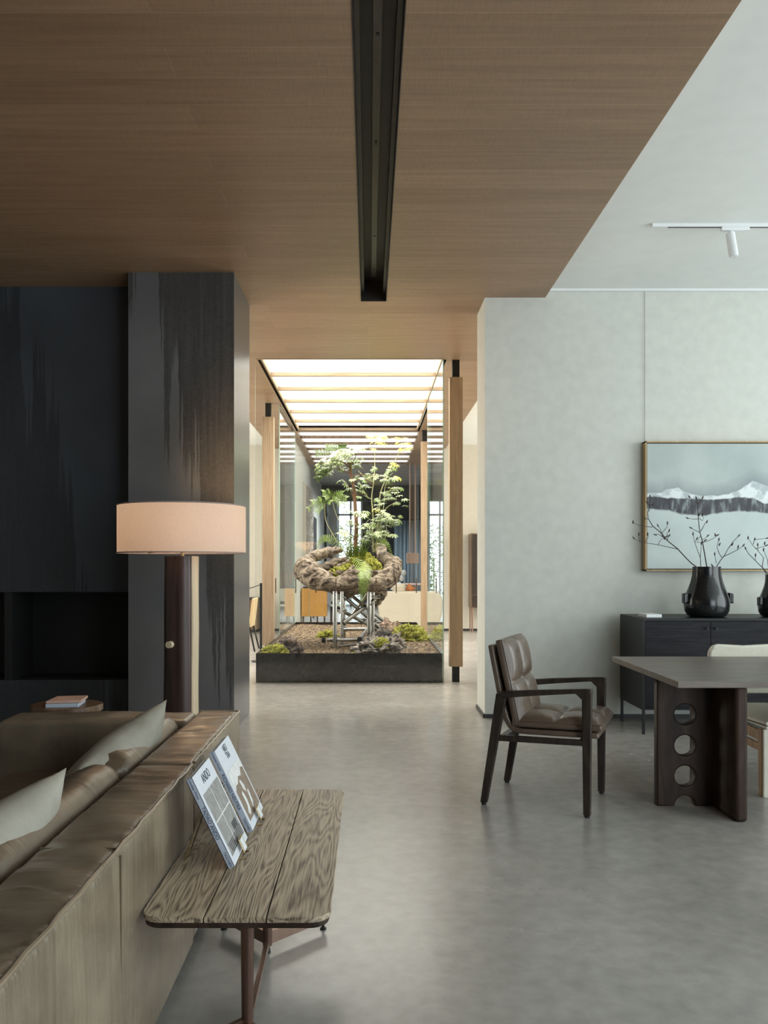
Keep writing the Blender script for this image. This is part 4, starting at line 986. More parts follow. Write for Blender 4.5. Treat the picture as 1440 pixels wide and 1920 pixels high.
# ------------------------------------------------------------------ armchair
ch = thing('dining_armchair', 'dark wooden armchair with tufted brown leather cushions facing the dining table', 'chair', (1.0465, 4.778, 0), math.atan2(-.417, .909), local=True)
def S(s, z): return (s-.295, z)
for sg in (-1, 1):
    yb = sg*.258
    def side(pts, name, th=.034, bev=.006, yb=yb):
        poly = [S(*p) for p in pts]
        MB().prism(poly, (0, yb+th/2, 0), (1,0,0), (0,0,1), th).build(name, M['chairwood'], ch, bevel=bev, seg=3)
    side([(-.02,.012),(.02,.012),(.135,.640),(.075,.655)], 'leg')
    side([(.568,.012),(.608,.012),(.615,.712),(.560,.712)], 'leg')
    side([(.072,.652),(.12,.668),(.30,.688),(.585,.713),(.613,.713),(.613,.690),(.561,.650),(.528,.682),(.30,.655),(.13,.632)], 'armrest', .040)
    side([(.055,.378),(.57,.394),(.57,.427),(.06,.414)], 'side_rail', .026)
    for s in (0, .588):
        MB().tube([(s-.295, yb, 0), (s-.295, yb, .013)], .015, 12).build('glide', M['black'], ch)
MB().box(.10-.295, .135-.295, -.245, .245, .385, .415).build('back_rail', M['chairwood'], ch)
MB().box(.545-.295, .575-.295, -.245, .245, .395, .425).build('front_rail', M['chairwood'], ch)
MB().box(.088-.295, .112-.295, -.245, .245, .60, .64).build('back_rail', M['chairwood'], ch)
# upholstered shell following an L profile
prof = [(.012,.925),(.030,.83),(.048,.74),(.066,.645),(.085,.57),(.106,.50),(.130,.455),(.165,.430),(.21,.4215),(.35,.424),(.50,.4285),(.645,.432)]
def shell(prof, th, y0, y1, name, mat, par):
    P = [Vector((p[0]-.295, 0, p[1])) for p in prof]; n = len(P); ins = []
    for i in range(n):
        d = (P[min(i+1, n-1)]-P[max(i-1, 0)]).normalized(); ins.append(P[i] + Vector((-d.z, 0, d.x))*th)
    mb = MB(); loop = P + ins[::-1]
    mb.prism([(p.x, p.z) for p in loop], (0, y1, 0), (1,0,0), (0,0,1), y1-y0)
    return mb.build(name, mat, par, bevel=.010, seg=3)
shell(prof, .032, -.228, .240, 'seat_shell', M['chairleather'], ch)
def quilt(name, o, U, V, Nn, nu, nv, th, puff, mat, par, mid=(.5,.5)):
    o = Vector(o); U = Vector(U); V = Vector(V); Nn = Vector(Nn).normalized(); mb = MB(); GU, GV = 44, 44
    def cell(t, m): return (t/m) if t < m else (t-m)/(1-m)
    def fn(u, v):
        a = cell(u, mid[0]); b = cell(v, mid[1])
        h = (max(0, 1-abs(2*a-1)**3)*max(0, 1-abs(2*b-1)**3))**.6
        eu = min(u, 1-u); ev = min(v, 1-v); e = min(1, min(eu, ev)/.05); edge = .012*(1-(e))**2
        cr = .004*noise.fractal(Vector((u*7, v*7, th*9)), 1, 2, 3)
        creas = -.006*math.exp(-((u-mid[0])/.02)**2) - .006*math.exp(-((v-mid[1])/.02)**2)
        return o+U*u+V*v+Nn*(th-edge+puff*h+cr*e+creas*e)
    mb.grid(fn, GU, GV)
    def low(u, v): return o+U*u+V*v
    mb.grid(low, 1, 1)
    ring = [(i/GU, 0) for i in range(GU)] + [(1, j/GV) for j in range(GV)] + [(1-i/GU, 1) for i in range(GU)] + [(0, 1-j/GV) for j in range(GV)]
    n = len(ring); c0 = o+U*.5+V*.5; lv = []; ly = 4
    for k in range(ly+1):
        q = k/ly
        for (u, v) in ring:
            p = low(u, v).lerp(fn(u, v), q); d = (low(u, v)-c0); d -= Nn*d.dot(Nn); d.normalize()
            lv.append(p + d*.008*math.sin(PI*q))
    mb.add(lv, [(k*n+i, k*n+(i+1)%n, (k+1)*n+(i+1)%n, (k+1)*n+i) for k in range(ly) for i in range(n)])
    ob = mb.build(name, mat, par, smooth=True)
    for ed in ob.data.edges: ed.use_edge_sharp = False
    pm = MB()
    pm.tube([fn(u, v)+Nn*.001 for u, v in ring], .0042, 6, closed=True)
    pm.tube([low(u, v)+Nn*.006 for u, v in ring], .0042, 6, closed=True)
    pm.build('piping', M['chairleather'], ob, smooth=True)
    return ob
quilt('seat_cushion', (.16-.295, -.225, .462), (.495, 0, .012), (0, .462, 0), (0, 0, 1), 2, 2, .045, .035, M['chairleather'], ch)
bu = Vector((-.105, 0, .48)); bn = Vector((bu.z, 0, -bu.x)).normalized()
quilt('back_cushion', Vector((.165-.295, -.225, .470)), bu, (0, .462, 0), bn, 2, 2, .050, .036, M['chairleather'], ch, (.50, .5))

# ------------------------------------------------------------------ dining table
def curve_plate(name, loops, depth, bev, mtx, mat, parent):
    cu = bpy.data.curves.new(name, 'CURVE'); cu.dimensions = '2D'; cu.fill_mode = 'BOTH'; cu.extrude = depth/2-bev; cu.bevel_depth = bev; cu.bevel_resolution = 3; cu.offset = -bev
    for lp in loops:
        sp = cu.splines.new('POLY'); sp.points.add(len(lp)-1)
        for p, q in zip(sp.points, lp): p.co = (q[0], q[1], 0, 1)
        sp.use_cyclic_u = True
    t = bpy.data.objects.new(name, cu); COL.objects.link(t); bpy.context.view_layer.update()
    me = bpy.data.meshes.new_from_object(t.evaluated_get(bpy.context.evaluated_depsgraph_get())); bpy.data.objects.remove(t)
    m2 = Matrix.Translation(-Vector(parent['_org'])) @ mtx
    me.transform(m2); me.materials.clear(); me.materials.append(mat)
    o = bpy.data.objects.new(name, me); COL.objects.link(o); o.parent = parent; o['_org'] = tuple(parent['_org']); return o
dt = thing('dining_table', 'dark oak dining table with a base panel pierced by round holes', 'table', (2.9, 4.84, 0))
DT = 0.775
MB().box(1.645, 4.15, 4.26, 5.42, DT-.034, DT).build('tabletop', M['tabletop'], dt, bevel=.0015, seg=2)
def legpanel(xa, xb, yc, flip=False):
    w_ = xb-xa; H_ = DT-.035; cx = (1281-692)*yc/F - xa if not flip else w_-((1281-692)*yc/F - xa + 0) ; r = .060
    zc = [EYE-(py-1058)*yc/F for py in (1338, 1396, 1453)]
    out = [(0, .0), (cx-r, 0)]
    z0 = 0.0
    for k in range(1, 16): a = PI - PI*k/16; out.append((cx+r*math.cos(a), z0+r*1.0*math.sin(a)))
    out += [(cx+r, 0), (w_, 0), (w_, H_), (0, H_)]
    holes = [[(cx+r*math.cos(2*PI*k/40), z+r*math.sin(2*PI*k/40)) for k in range(40)] for z in zc]
    mt = Matrix(((1,0,0,xa),(0,0,-1,yc),(0,1,0,0),(0,0,0,1)))
    return curve_plate('base_panel', [out]+holes, .062, .010, mt, M['tablewood'], dt)
legpanel(1.668, 2.00, 4.66)
MB().box(1.985, 2.055, 4.33, 4.97, 0, DT-.035).build('base_panel', M['tablewood'], dt, bevel=.022, seg=4)
MB().box(3.72, 3.79, 4.33, 4.97, 0, DT-.035).build('base_panel', M['tablewood'], dt, bevel=.022, seg=4)
MB().box(3.79, 4.12, 4.63, 4.69, 0, DT-.035).build('base_panel', M['tablewood'], dt, bevel=.01, seg=3)

# cream chair behind the table
cc = thing('dining_chair', 'cream leather dining chair with oak legs tucked under the far side of the table', 'chair', (2.62, 5.2, 0))
MB().prism([(2.372,.775),(2.378,.80),(2.40,.832),(2.44,.842),(2.62,.832),(2.80,.842),(2.84,.832),(2.862,.80),(2.868,.775),(2.868,.50),(2.372,.50)], (0, 5.62, 0), (1,0,0), (0,0,1), .05).build('backrest', M['whiteleather'], cc, bevel=.015, seg=3)
mb = MB()
for k in range(26): mb.sphere((2.369, 5.575, .52+.0115*k), .0035, 4)
mb.build('nail_trim', M['nail'], cc)
def seatfn(u, v):
    x = 2.385+.475*u; y = 4.80+.76*v
    return Vector((x, y, .452+.035*(1-(2*u-1)**4)*(1-(2*v-1)**6)-.03*v))
mb = MB(); mb.grid(seatfn, 14, 14); mb.grid(lambda u, v: seatfn(u, v)*1 - Vector((0,0,.03 + (seatfn(u,v).z-.44))), 14, 14)
for a, b in (((0,0),(1,0)), ((1,0),(1,1)), ((1,1),(0,1)), ((0,1),(0,0))):
    def sf(u, v, a=a, b=b):
        q = (a[0]+(b[0]-a[0])*u, a[1]+(b[1]-a[1])*u); t_ = seatfn(*q); return Vector((t_.x, t_.y, t_.z*(1-v)+.41*v))
    mb.grid(sf, 14, 2)
mb.build('seat', M['whiteleather'], cc, smooth=True)
mb = MB()
for k in range(50): mb.sphere((2.384, 4.81+.0125*k, .43-.0005*k), .004, 4)
for k in range(36): mb.sphere((2.388+.0125*k, 4.797, .43), .004, 4)
mb.build('nail_trim', M['nail'], cc)
for x in (2.36, 2.84):
    MB().prism([(4.81,.0),(4.85,.0),(4.865,.405),(4.81,.405)], (x, 0, 0), (0,1,0), (0,0,1), .036).build('leg', M['oak'], cc, bevel=.005, seg=2)
    MB().prism([(5.60,.0),(5.64,.0),(5.60,.50),(5.55,.50)], (x, 0, 0), (0,1,0), (0,0,1), .036).build('leg', M['oak'], cc, bevel=.005, seg=2)
    MB().beam((x+.018, 4.85, .36), (x+.018, 5.58, .385), .024, .06).build('side_rail', M['oak'], cc, bevel=.003, seg=2)
    MB().beam((x+.018, 4.85, .29), (x+.018, 5.59, .29), .022, .045).build('stretcher', M['oak'], cc, bevel=.003, seg=2)
    MB().box(x+.004, x+.075, 4.790, 4.809, 0.0, .41).build('leg_cover', M['whiteleather'], cc, bevel=.004, seg=2)

# ------------------------------------------------------------------ sideboard, painting, vases
sbx0, sbx1, sby0, sby1, sbt = 2.25, 4.46, 6.58, 7.17, .955
sbd = thing('sideboard', 'black wooden sideboard on thin metal legs against the pale wall', 'sideboard', (3.35, 6.88, 0))
MB().box(sbx0, sbx1, sby0, sby1, sbt-.022, sbt).build('top', M['blackmetal'], sbd, bevel=.002, seg=2)
MB().box(sbx0, sbx0+.02, sby0, sby1, .216, sbt-.022).build('side_panel', M['blackmetal'], sbd)
MB().box(sbx1-.02, sbx1, sby0, sby1, .216, sbt-.022).build('side_panel', M['blackmetal'], sbd)
MB().box(sbx0+.02, sbx1-.02, sby0+.03, sby1, .216, sbt-.022).build('body', M['blackwood'], sbd)
MB().box(sbx0, sbx1, sby0, sby1, .200, .216).build('bottom', M['blackmetal'], sbd)
for i in range(4):
    a = sbx0+.022+i*.5415; d = MB().box(a+.002, a+.539, sby0+.006, sby0+.026, .22, sbt-.026).build('door', M['blackwood'], sbd)
    kx = a+.505 if i % 2 == 0 else a+.037
    MB().tube([(kx, sby0+.006, .873), (kx, sby0-.012, .873), (kx, sby0-.018, .873), (kx, sby0-.024, .873)], [.004, .004, .012, .011], 14).build('knob', M['blackmetal'], d, smooth=True)
for x in (sbx0+.012, sbx1-.012):
    for y in (sby0+.015, sby1-.015): MB().box(x-.010, x+.010, y-.010, y+.010, 0, .20).build('leg', M['blackmetal'], sbd)
o = MB().obox(Vector((2.385, 6.80, sbt+.013)), ((1,.05,0), (0,1,0), (0,0,1)), (.065, .11, .013)).build('clear_box', M['acrylic'], bevel=.002, seg=2)
tag(o, 'small pale glossy card block on the left end of the black sideboard', 'card holder')

def vase(label, cx, cy, s, twigs):
    t = thing('ceramic_vase', label, 'vase', (cx, cy, sbt))
    pr = [(.0,.0),(.130,.0),(.155,.012),(.176,.05),(.184,.10),(.180,.15),(.165,.20),(.145,.25),(.128,.30),(.117,.35),(.113,.40),(.114,.425),(.104,.425),(.104,.35),(.12,.28),(.0,.26)]
    MB().lathe([(r*s, z*s) for r, z in pr], (cx, cy, sbt), 56, capb=False).build('vase_body', M['ceramic'], t, smooth=True)
    for sg in (-1, 1):
        MB().obox((cx+sg*.190*s, cy-.02, sbt+.160*s), ((1,0,.25*-sg), (0,1,0), (0,0,1)), (.020*s, .03*s, .042*s)).build('lug', M['ceramic'], t, bevel=.008, seg=3)
    br = thing('bare_branches', twigs[0], 'branches', (cx, cy, sbt+.30*s))
    return t, br
def C7(x, y, Y): return W(1140+x/3.84, 780+y/3.84, Y)
VY = 6.78
def branches(br, lines, buds, seed, xoff=0, Yb=VY, r=1.0):
    rr = random.Random(seed); mb = MB(); bb = MB()
    def depth(x, y): return Yb + .10*math.sin(x*.013+y*.01) 
    for ln in lines:
        k = len(ln[1]); pts = [C7(x+xoff, y, depth(x, y)) for x, y in ln[1]]
        if len(ln) > 2 and ln[2]: pts = [Vector((br.location.x+(pts[0].x-br.location.x)*.3, br.location.y, br.location.z))]+pts; 
        m = len(pts); mb.tube(pts, [ln[0]*r*(1-.5*i/(m-1)) for i in range(m)], 6)
    for x, y, a in buds:
        c = C7(x+xoff, y, depth(x, y)); d = Vector((math.cos(a), rr.uniform(-.3,.3), math.sin(a))).normalized()
        mb.tube([c-d*.014, c-d*.004, c+d*.006, c+d*.020], [.002, .006, .0055, .001], 6)
    mb.build('twigs', M['bark'], br, smooth=True)
v1, b1 = vase('large black ceramic vase nearest the left end of the sideboard', (1325-692)*VY/F, VY, 1.0, ['bare budding branches spreading from the larger black vase'])
up = PI/2
L1 = [(.0055, [(635,1085),(600,1060),(560,1020),(500,955),(430,900),(380,840),(320,790),(290,740),(285,690),(310,640)], True),
      (.003, [(320,800),(270,795),(215,785),(180,765)]), (.003, [(510,960),(440,945),(350,925),(280,915),(230,905),(190,885)]), (.0025, [(230,905),(220,870),(222,850)]), (.0025,[(270,905),(290,870),(285,850)]),
      (.003, [(430,895),(425,850),(440,825)]), (.003, [(380,850),(400,830),(425,800),(428,770)]), (.0025,[(395,870),(360,850),(340,855)]), (.0025,[(385,840),(375,810),(360,790)]), (.0025,[(360,925),(385,885),(420,870)]), (.0025,[(290,745),(265,735)]), (.0025,[(295,690),(300,650),(280,625)]), (.0025, [(300,640),(325,640)]), (.0025,[(298,650),(300,600),(303,580)]),
      (.005, [(712,1088),(695,990),(680,905),(665,850),(655,790),(650,730),(645,680),(648,635)], True), (.003,[(648,635),(610,600),(588,585)]), (.003,[(648,635),(670,610),(680,590)]), (.0025,[(648,630),(640,610),(636,590)]), (.003,[(650,742),(610,742),(572,735)]), (.003,[(665,840),(630,825),(598,808)]), (.003,[(668,830),(685,800),(700,770),(712,760)]), (.0025,[(655,735),(680,755),(690,730),(680,715)]), (.003,[(682,910),(720,900),(760,880),(788,860)]), (.0025,[(675,890),(700,880),(718,865)]), (.0025,[(668,860),(655,880),(640,915)]),
      (.0035, [(668,1088),(665,1020),(645,970),(625,910),(612,850)], True), (.0025,[(665,1020),(670,960),(672,920)]), (.0025,[(640,910),(670,910),(700,900)]), (.0025,[(625,910),(640,885)]),
      (.0045, [(780,1088),(810,1040),(835,1010),(865,955),(900,905),(940,865)], True), (.0035,[(825,1015),(880,990),(930,965),(975,935)]), (.0025,[(930,965),(935,945)]), (.0035,[(820,1020),(800,990),(785,940),(798,890)]), (.0025,[(760,1085),(752,1075)]), (.0025,[(780,1060),(770,1010),(768,995)]), (.0025,[(865,955),(890,925)])]
B1 = [(180,765,up),(186,880,2.2),(222,852,up),(286,852,up),(440,826,1.3),(428,772,up),(342,855,2.9),(360,790,2),(420,868,.5),(265,735,2.6),(282,625,2.2),(325,640,1.2),(303,580,up),(586,583,2.3),(681,588,1.2),(636,592,1.8),(572,735,2.8),(598,806,2.6),(712,762,1.2),(680,713,up),(655,712,up),(788,858,.5),(772,857,1.6),(718,863,.8),(700,895,.6),(612,850,1.6),(640,884,1.2),(672,918,1.5),(942,862,.8),(975,932,.9),(937,943,1.5),(798,890,1.5),(803,925,1.2),(768,995,1.6),(750,1076,2.2),(895,925,1.2),(392,862,1.2),(440,862,1),(405,880,2)]
branches(b1, L1, B1, 1)
V2X = (1458-692)*VY/F
v2, b2 = vase('smaller black ceramic vase cut by the right edge of the picture', V2X, VY, .84, ['bare budding branches in the smaller black vase at the right edge'])
L2 = [(.0045, [(1150,1135),(1110,1090),(1060,1040),(1010,990),(990,955)], True), (.0035,[(1110,1085),(1120,1020),(1080,970),(1040,930),(1010,880)], True), (.003,[(1045,925),(1055,890),(1100,885),(1145,880)]), (.003,[(1060,955),(1100,945),(1140,935)]), (.0035,[(1155,1100),(1150,1040),(1130,990),(1120,965)], True), (.0025,[(1060,1040),(1062,1005)]), (.0025,[(1080,970),(1078,930)]), (.0045,[(1200,1130),(1210,1000),(1190,900),(1230,820)], True), (.0045,[(1240,1130),(1300,1000),(1340,900)], True), (.003,[(1210,1000),(1250,950),(1260,900)])]
B2 = [(990,953,2),(1008,878,up),(1147,879,.3),(1140,932,.4),(1120,963,1.6),(1062,1003,1.5),(1078,928,1.5),(1056,888,1.2),(1232,818,1.2),(1342,896,1),(1260,898,1.5),(1128,918,1.5)]
branches(b2, L2, B2, 4)

pt = thing('framed_painting', 'framed painting of snowy mountains over pale water on the right wall', 'painting', (3.40, 7.27, 1.34))
px0, px1, pz0, pz1 = 2.487, 4.33, 1.340, 2.508; fd = 7.20
pm = painting_mat(px0+.03, px1-.03, pz0+.012, pz1-.012)
MB().box(px0+.02, px1-.02, fd+.012, 7.27, pz0+.02, pz1-.02).build('canvas', pm, pt)
mb = MB()
mb.box(px0, px0+.012, fd, 7.28, pz0, pz1); mb.box(px1-.012, px1, fd, 7.28, pz0, pz1); mb.box(px0, px1, fd, 7.28, pz0, pz0+.012); mb.box(px0, px1, fd, 7.28, pz1-.012, pz1)
mb.build('frame', M['frame'], pt)
MB().box(px0+.012, px1-.012, 7.262, 7.285, pz0+.012, pz1-.012).build('backing', M['black'], pt)
wx = (1209-692)*7.275/F
MB().tube([(wx, 7.278, pz1-.01), (wx, 7.278, 3.885)], .0016, 6).build('hanging_wire', M['nail'], pt)
MB().tube([(4.1, 7.278, pz1-.01), (4.1, 7.278, 3.885)], .0016, 6).build('hanging_wire', M['nail'], pt)
mb = MB(); mb.box(1.62, 7.1, 7.268, 7.289, 3.885, 3.908); struct(mb.build('trim_picture_rail', M['whitepaint']))

# track light (white)
tl = thing('track_spotlight', 'white ceiling track with a small cylindrical spotlight in the dining area', 'track light', (3.0, 5.9, 3.88))
tz = EYE+(1058-424)*5.9/F; tx0 = (1222-692)*5.9/F
MB().box(tx0, 5.4, 5.885, 5.917, 3.885, 3.91).build('track_rail', M['whitepaint'], tl, bevel=.002, seg=2)
MB().box(tx0+.12, 5.38, 5.894, 5.908, 3.8835, 3.886).build('track_groove', M['base'], tl)
MB().box((1352-692)*5.9/F, (1404-692)*5.9/F, 5.883, 5.919, 3.858, 3.885).build('adapter', M['whitepaint'], tl, bevel=.003, seg=2)
hx = (1370-692)*5.9/F
MB().tube([(hx, 5.9, 3.86), (hx, 5.9, 3.80)], .009, 10).build('stem', M['whitepaint'], tl, smooth=True)
MB().tube([(hx-.004, 5.9, 3.835), (hx+.006, 5.86, 3.650)], .033, 24).build('spot_head', M['whitepaint'], tl, smooth=True)
MB().tube([(hx+.006, 5.86, 3.651), (hx+.0061, 5.8595, 3.648)], .026, 20).build('lens', M['pagelight'], tl, smooth=True)

# ------------------------------------------------------------------ floor lamp
LX, LYY = (342-692)*5.2/F, 5.2
fl = thing('floor_lamp', 'floor lamp with a wide drum shade on a dark half-log trunk', 'lamp', (LX, LYY, 0))
def trunkfn(u, v):
    a = PI*0.5 + 2*PI*u; z = 1.452*v
    r = .118*(1+.04*math.sin(3*v+2)+.03*noise.noise(Vector((math.cos(a)*1.5, math.sin(a)*1.5, z*2.2))))
    x = r*math.cos(a); y = r*math.sin(a)
    if x > .078: x = .078 + .002*noise.noise(Vector((0, y*9, z*5)))
    return Vector((LX+x, LYY+y, z))
mb = MB(); mb.grid(trunkfn, 48, 30)
mb.add([trunkfn(i/48, 1) for i in range(48)], [tuple(range(48))]); mb.add([trunkfn(i/48, 0) for i in range(48)], [tuple(range(48))])
mb.build('log_trunk', M['trunk'], fl, smooth=True)
mb = MB()
def sap_(u, v):
    z = 1.452*v; w_ = .026+.004*noise.noise(Vector((0, 0, z*3)))
    prof_ = [(0,-.085),(w_,-.082),(w_,.082),(0,.085)]
    return None
pts = []
for k in range(31):
    z = 1.452*k/30; w_ = .012+.004*noise.noise(Vector((0, 3, z*2.5)))
    pts.append([(LX+.0765, LYY-.088, z), (LX+.0765+w_, LYY-.084, z), (LX+.0765+w_, LYY+.084, z), (LX+.0765, LYY+.088, z)])
vs = [q for p in pts for q in p]; fs = []
for k in range(30):
    for j in range(4): fs.append((k*4+j, k*4+(j+1)%4, (k+1)*4+(j+1)%4, (k+1)*4+j))
fs.append((0,1,2,3)); fs.append((120,121,122,123)); mb.add(vs, fs); mb.build('sapwood_edge', M['sapwood'], fl, bevel=.003, seg=2)
pk = W(321, 1208, LYY-.10); MB().tube([pk+Vector((.01, .03, 0)), pk+Vector((-.008, -.038, 0))], .022, 20).build('wooden_peg', M['sapwood'], fl, smooth=True)
R = .408; z0, z1 = 1.474, 1.776
mb = MB()
def cyl(u, v, rr): a = 2*PI*u; return Vector((LX+rr*math.cos(a), LYY+rr*math.sin(a), z0+(z1-z0)*v))
mb.grid(lambda u, v: cyl(u, v, R), 72, 4); 
sh = mb.build('lamp_shade', M['shade'], fl, smooth=True)
for z in (z0, z1):
    MB().tube([(LX+R*math.cos(2*PI*k/72), LYY+R*math.sin(2*PI*k/72), z) for k in range(72)], .0045, 6, closed=True).build('shade_trim', M['shaderim'], fl, smooth=True)
mb = MB(); mb.tube([(LX, LYY, 1.45), (LX, LYY, 1.58)], .012, 10)
for k in range(3):
    a = 2*PI*k/3+.3; mb.tube([(LX, LYY, 1.50), (LX+R*math.cos(a), LYY+R*math.sin(a), 1.478)], .004, 6)
mb.build('lamp_holder', M['brass'], fl)
for dx in (-.0, ): 
    MB().sphere((LX+dx, LYY, 1.665), .045, 12).build('bulb', M['bulb'], fl, smooth=True)

ll = bpy.data.lights.new('lamp_uplight', 'SPOT'); ll.energy = 85; ll.color = (1.0, .62, .30); ll.spot_size = math.radians(84); ll.spot_blend = 1.0; ll.shadow_soft_size = .04
lo = bpy.data.objects.new('lamp_uplight', ll); COL.objects.link(lo); lo.location = (LX+.10, LYY+.12, 1.735); lo.rotation_euler = Vector((.30, 1, .26)).to_track_quat('-Z', 'Y').to_euler()
# round side table behind the sofa with box on it
rt = thing('round_stool_table', 'round live-edge wooden side table behind the far sofa arm', 'table', (-1.95, 5.15, 0))
mb = MB()
def rtop(z): return [( -1.95+.225*math.cos(2*PI*k/48)*(1+.03*math.sin(3*2*PI*k/48)), 5.15+.20*math.sin(2*PI*k/48), z) for k in range(48)]
vs = rtop(.455)+rtop(.50); mb.add(vs, [tuple(range(48))[::-1], tuple(range(48, 96))]+[(k, (k+1)%48, 48+(k+1)%48, 48+k) for k in range(48)])
mb.build('table_top', M['walnut'], rt, bevel=.008, seg=3)
for k in range(3):
    a = 2*PI*k/3+.5; MB().tube([(-1.95+.18*math.cos(a), 5.15+.15*math.sin(a), 0), (-1.95+.12*math.cos(a), 5.15+.1*math.sin(a), .456)], .02, 12).build('leg', M['walnut'], rt, smooth=True)
bx = thing('display_case', 'small clear-edged display box with a tan cover on the round wooden table', 'display box', (-1.93, 5.12, .5))
MB().obox((-1.94, 5.12, .512), ((1,.12,0), (-.12,1,0), (0,0,1)), (.10, .10, .012)).build('case_base', M['spine'], bx, bevel=.003, seg=2)
MB().prism([(-.105,-.10),(.105,-.08),(.10,.11),(-.09,.10)], (-1.93, 5.12, .526), (1,.1,0), (-.1,1,0), .016).build('tan_cover', M['pinkshade'], bx, bevel=.002, seg=2)

# ------------------------------------------------------------------ background furniture
oc = thing('ochre_cabinet', 'ochre box cabinet on short dark legs seen through the glass at left', 'cabinet', (-1.17, 17.0, 0))
MB().box(-1.44, -.907, 17.0, 17.5, .29, .885).build('cabinet_body', M['ochre'], oc, bevel=.01, seg=2)
MB().box(-1.275, -1.262, 16.994, 17.0, .29, .885).build('seam', M['oakpale'], oc)
for x in (-1.40, -1.24, -1.1, -.95): MB().box(x-.015, x+.015, 17.03, 17.06, 0, .29).build('leg', M['blackmetal'], oc)
o = MB().tube([(-1.17+.24*math.cos(2*PI*k/30), 17.2+.12*math.sin(2*PI*k/30), .902+.01*math.sin(k)) for k in range(30)], .018, 8, closed=True).build('woven_tray', M['rockdk'], smooth=True); tag(o, 'dark woven tray ring on top of the ochre cabinet', 'tray')
sc2 = thing('metal_chair', 'grey side chair with a black frame beside the ochre cabinet', 'chair', (-.72, 18.2, 0))
for x in (-.86, -.60):
    for y in (18.0, 18.4): MB().tube([(x, y, 0), (x, y, .82 if y > 18.2 else .46)], .015, 8).build('leg', M['blackmetal'], sc2)
MB().box(-.87, -.59, 17.99, 18.41, .44, .48).build('seat', M['wall'], sc2, bevel=.01); MB().box(-.87, -.59, 18.38, 18.42, .55, .84).build('backrest', M['wall'], sc2, bevel=.01)

ws = thing('white_sofa', 'off-white upholstered sofa with a rounded back behind the planter', 'sofa', (.95, 17.3, 0))
mb = MB()
poly = []
for k in range(9): a = PI - k*PI/16; poly.append((.34+.16*math.cos(a), .60+.22*math.sin(a)*1.0))
poly += [(1.58, .82), (1.58, .05), (.30, .05), (.20, .30)]
mb.prism(poly, (0, 17.3, 0), (1,0,0), (0,0,1), .30); mb.build('backrest', M['offwhite'], ws, bevel=.04, seg=4)
MB().box(.26, 1.58, 17.3, 18.2, .05, .42).build('seat', M['offwhite'], ws, bevel=.04)
MB().box(.30, 1.56, 17.35, 18.1, 0, .05).build('base', M['black'], ws)
pillow('throw_pillow', 'round-edged beige pillow on top of the white sofa back', (.49, 17.28, .97), (.75, 17.28, .99), (0, .2, -.9), .30, .20, .09, M['offwhite'], seed=8)
pillow('throw_pillow', 'white pillow on the white sofa back beside the orange cushion', (.60, 17.42, 1.07), (.82, 17.42, .92), (-.5, .1, -.8), .28, .26, .08, M['ball'], seed=9)
pillow('throw_pillow', 'orange cushion on the white sofa', (.86, 17.42, .99), (1.0, 17.42, .90), (-.4, .1, -.8), .20, .17, .07, M['orange'], seed=10)
gb = thing('globe_lamp', 'lamp with two stacked white globes behind the white sofa', 'lamp', (.70, 18.4, 0))
MB().tube([(.755, 18.4, 0), (.755, 18.4, 1.1)], .012, 8).build('pole', M['blackmetal'], gb)
MB().lathe([(0,0),(.12,0),(.12,.02),(0,.02)], (.755, 18.4, 0), 20, capb=False).build('base', M['blackmetal'], gb)
MB().sphere((.80, 18.4, 1.20), .065, 12).build('globe', M['ball'], gb, smooth=True); MB().sphere((.755, 18.4, 1.075), .068, 12).build('globe', M['ball'], gb, smooth=True)
pd = thing('pendant_lamp', 'square pink-beige pendant hanging by two straps in front of the curtain', 'pendant lamp', (.95, 19.0, 1.4))
MB().box(.90, 1.19, 19.0, 19.25, 1.42, 1.67).build('lamp_shade', M['pinkshade'], pd, bevel=.01)
for x in (.96, 1.09): MB().box(x, x+.025, 19.1, 19.12, 1.67, 3.83).build('strap', M['pinkshade'], pd)
cu_ = MB(); cu_.grid(lambda u, v: Vector((.78+.82*u, 25.0+.05*math.sin(u*42)+.02*math.sin(u*97), .75+2.0*v if False else .02+2.75*v)), 140, 2)
o = cu_.build('curtain', M['curtain'], smooth=True); s_ = o.modifiers.new('t', 'SOLIDIFY'); s_.thickness = .006; tag(o, 'blue-grey floor-length curtain at the far right of the back room', 'curtain')
o = MB().tube([(.7, 25.0, 2.80), (1.6, 25.0, 2.80)], .012, 8).build('curtain_rod', M['blackmetal']); tag(o, 'thin black rod above the blue-grey curtain', 'curtain rod')
cs = thing('console_table', 'low slim console with pale top in front of the far curtain', 'table', (1.15, 22.0, 0))
MB().box(.82, 1.50, 21.8, 22.2, .83, .87).build('top', M['pinkshade'], cs); MB().box(.82, 1.50, 21.8, 22.2, .52, .55).build('shelf', M['pinkshade'], cs)
for x in (.84, 1.46):
    for y in (21.82, 22.17): MB().box(x, x+.02, y, y+.02, 0, .83).build('leg', M['blackmetal'], cs)
af = thing('relief_artwork', 'tall textured grey relief panel with a pale edge on the corridor wall', 'artwork', (-1.43, 19, 1.35))
MB().box(-1.46, -1.40, 17.6, 17.75, 1.38, 3.22).build('edge_frame', M['cream'], af)
def rel(u, v):
    y = 17.75+2.6*u; z = 1.40+1.80*v; return Vector((-1.42+.035*noise.noise(Vector((y*7, z*7, 0)))+.02*noise.noise(Vector((y*19, z*19, 3))), y, z))
mb = MB(); mb.grid(rel, 60, 60); mb.box(-1.46, -1.435, 17.75, 20.35, 1.40, 3.20); mb.build('relief_panel', M['relief'], af)
d_ = struct(MB().box(-1.458, -1.44, 20.6, 22.0, 0, 2.65).build('door_1', M['black']))
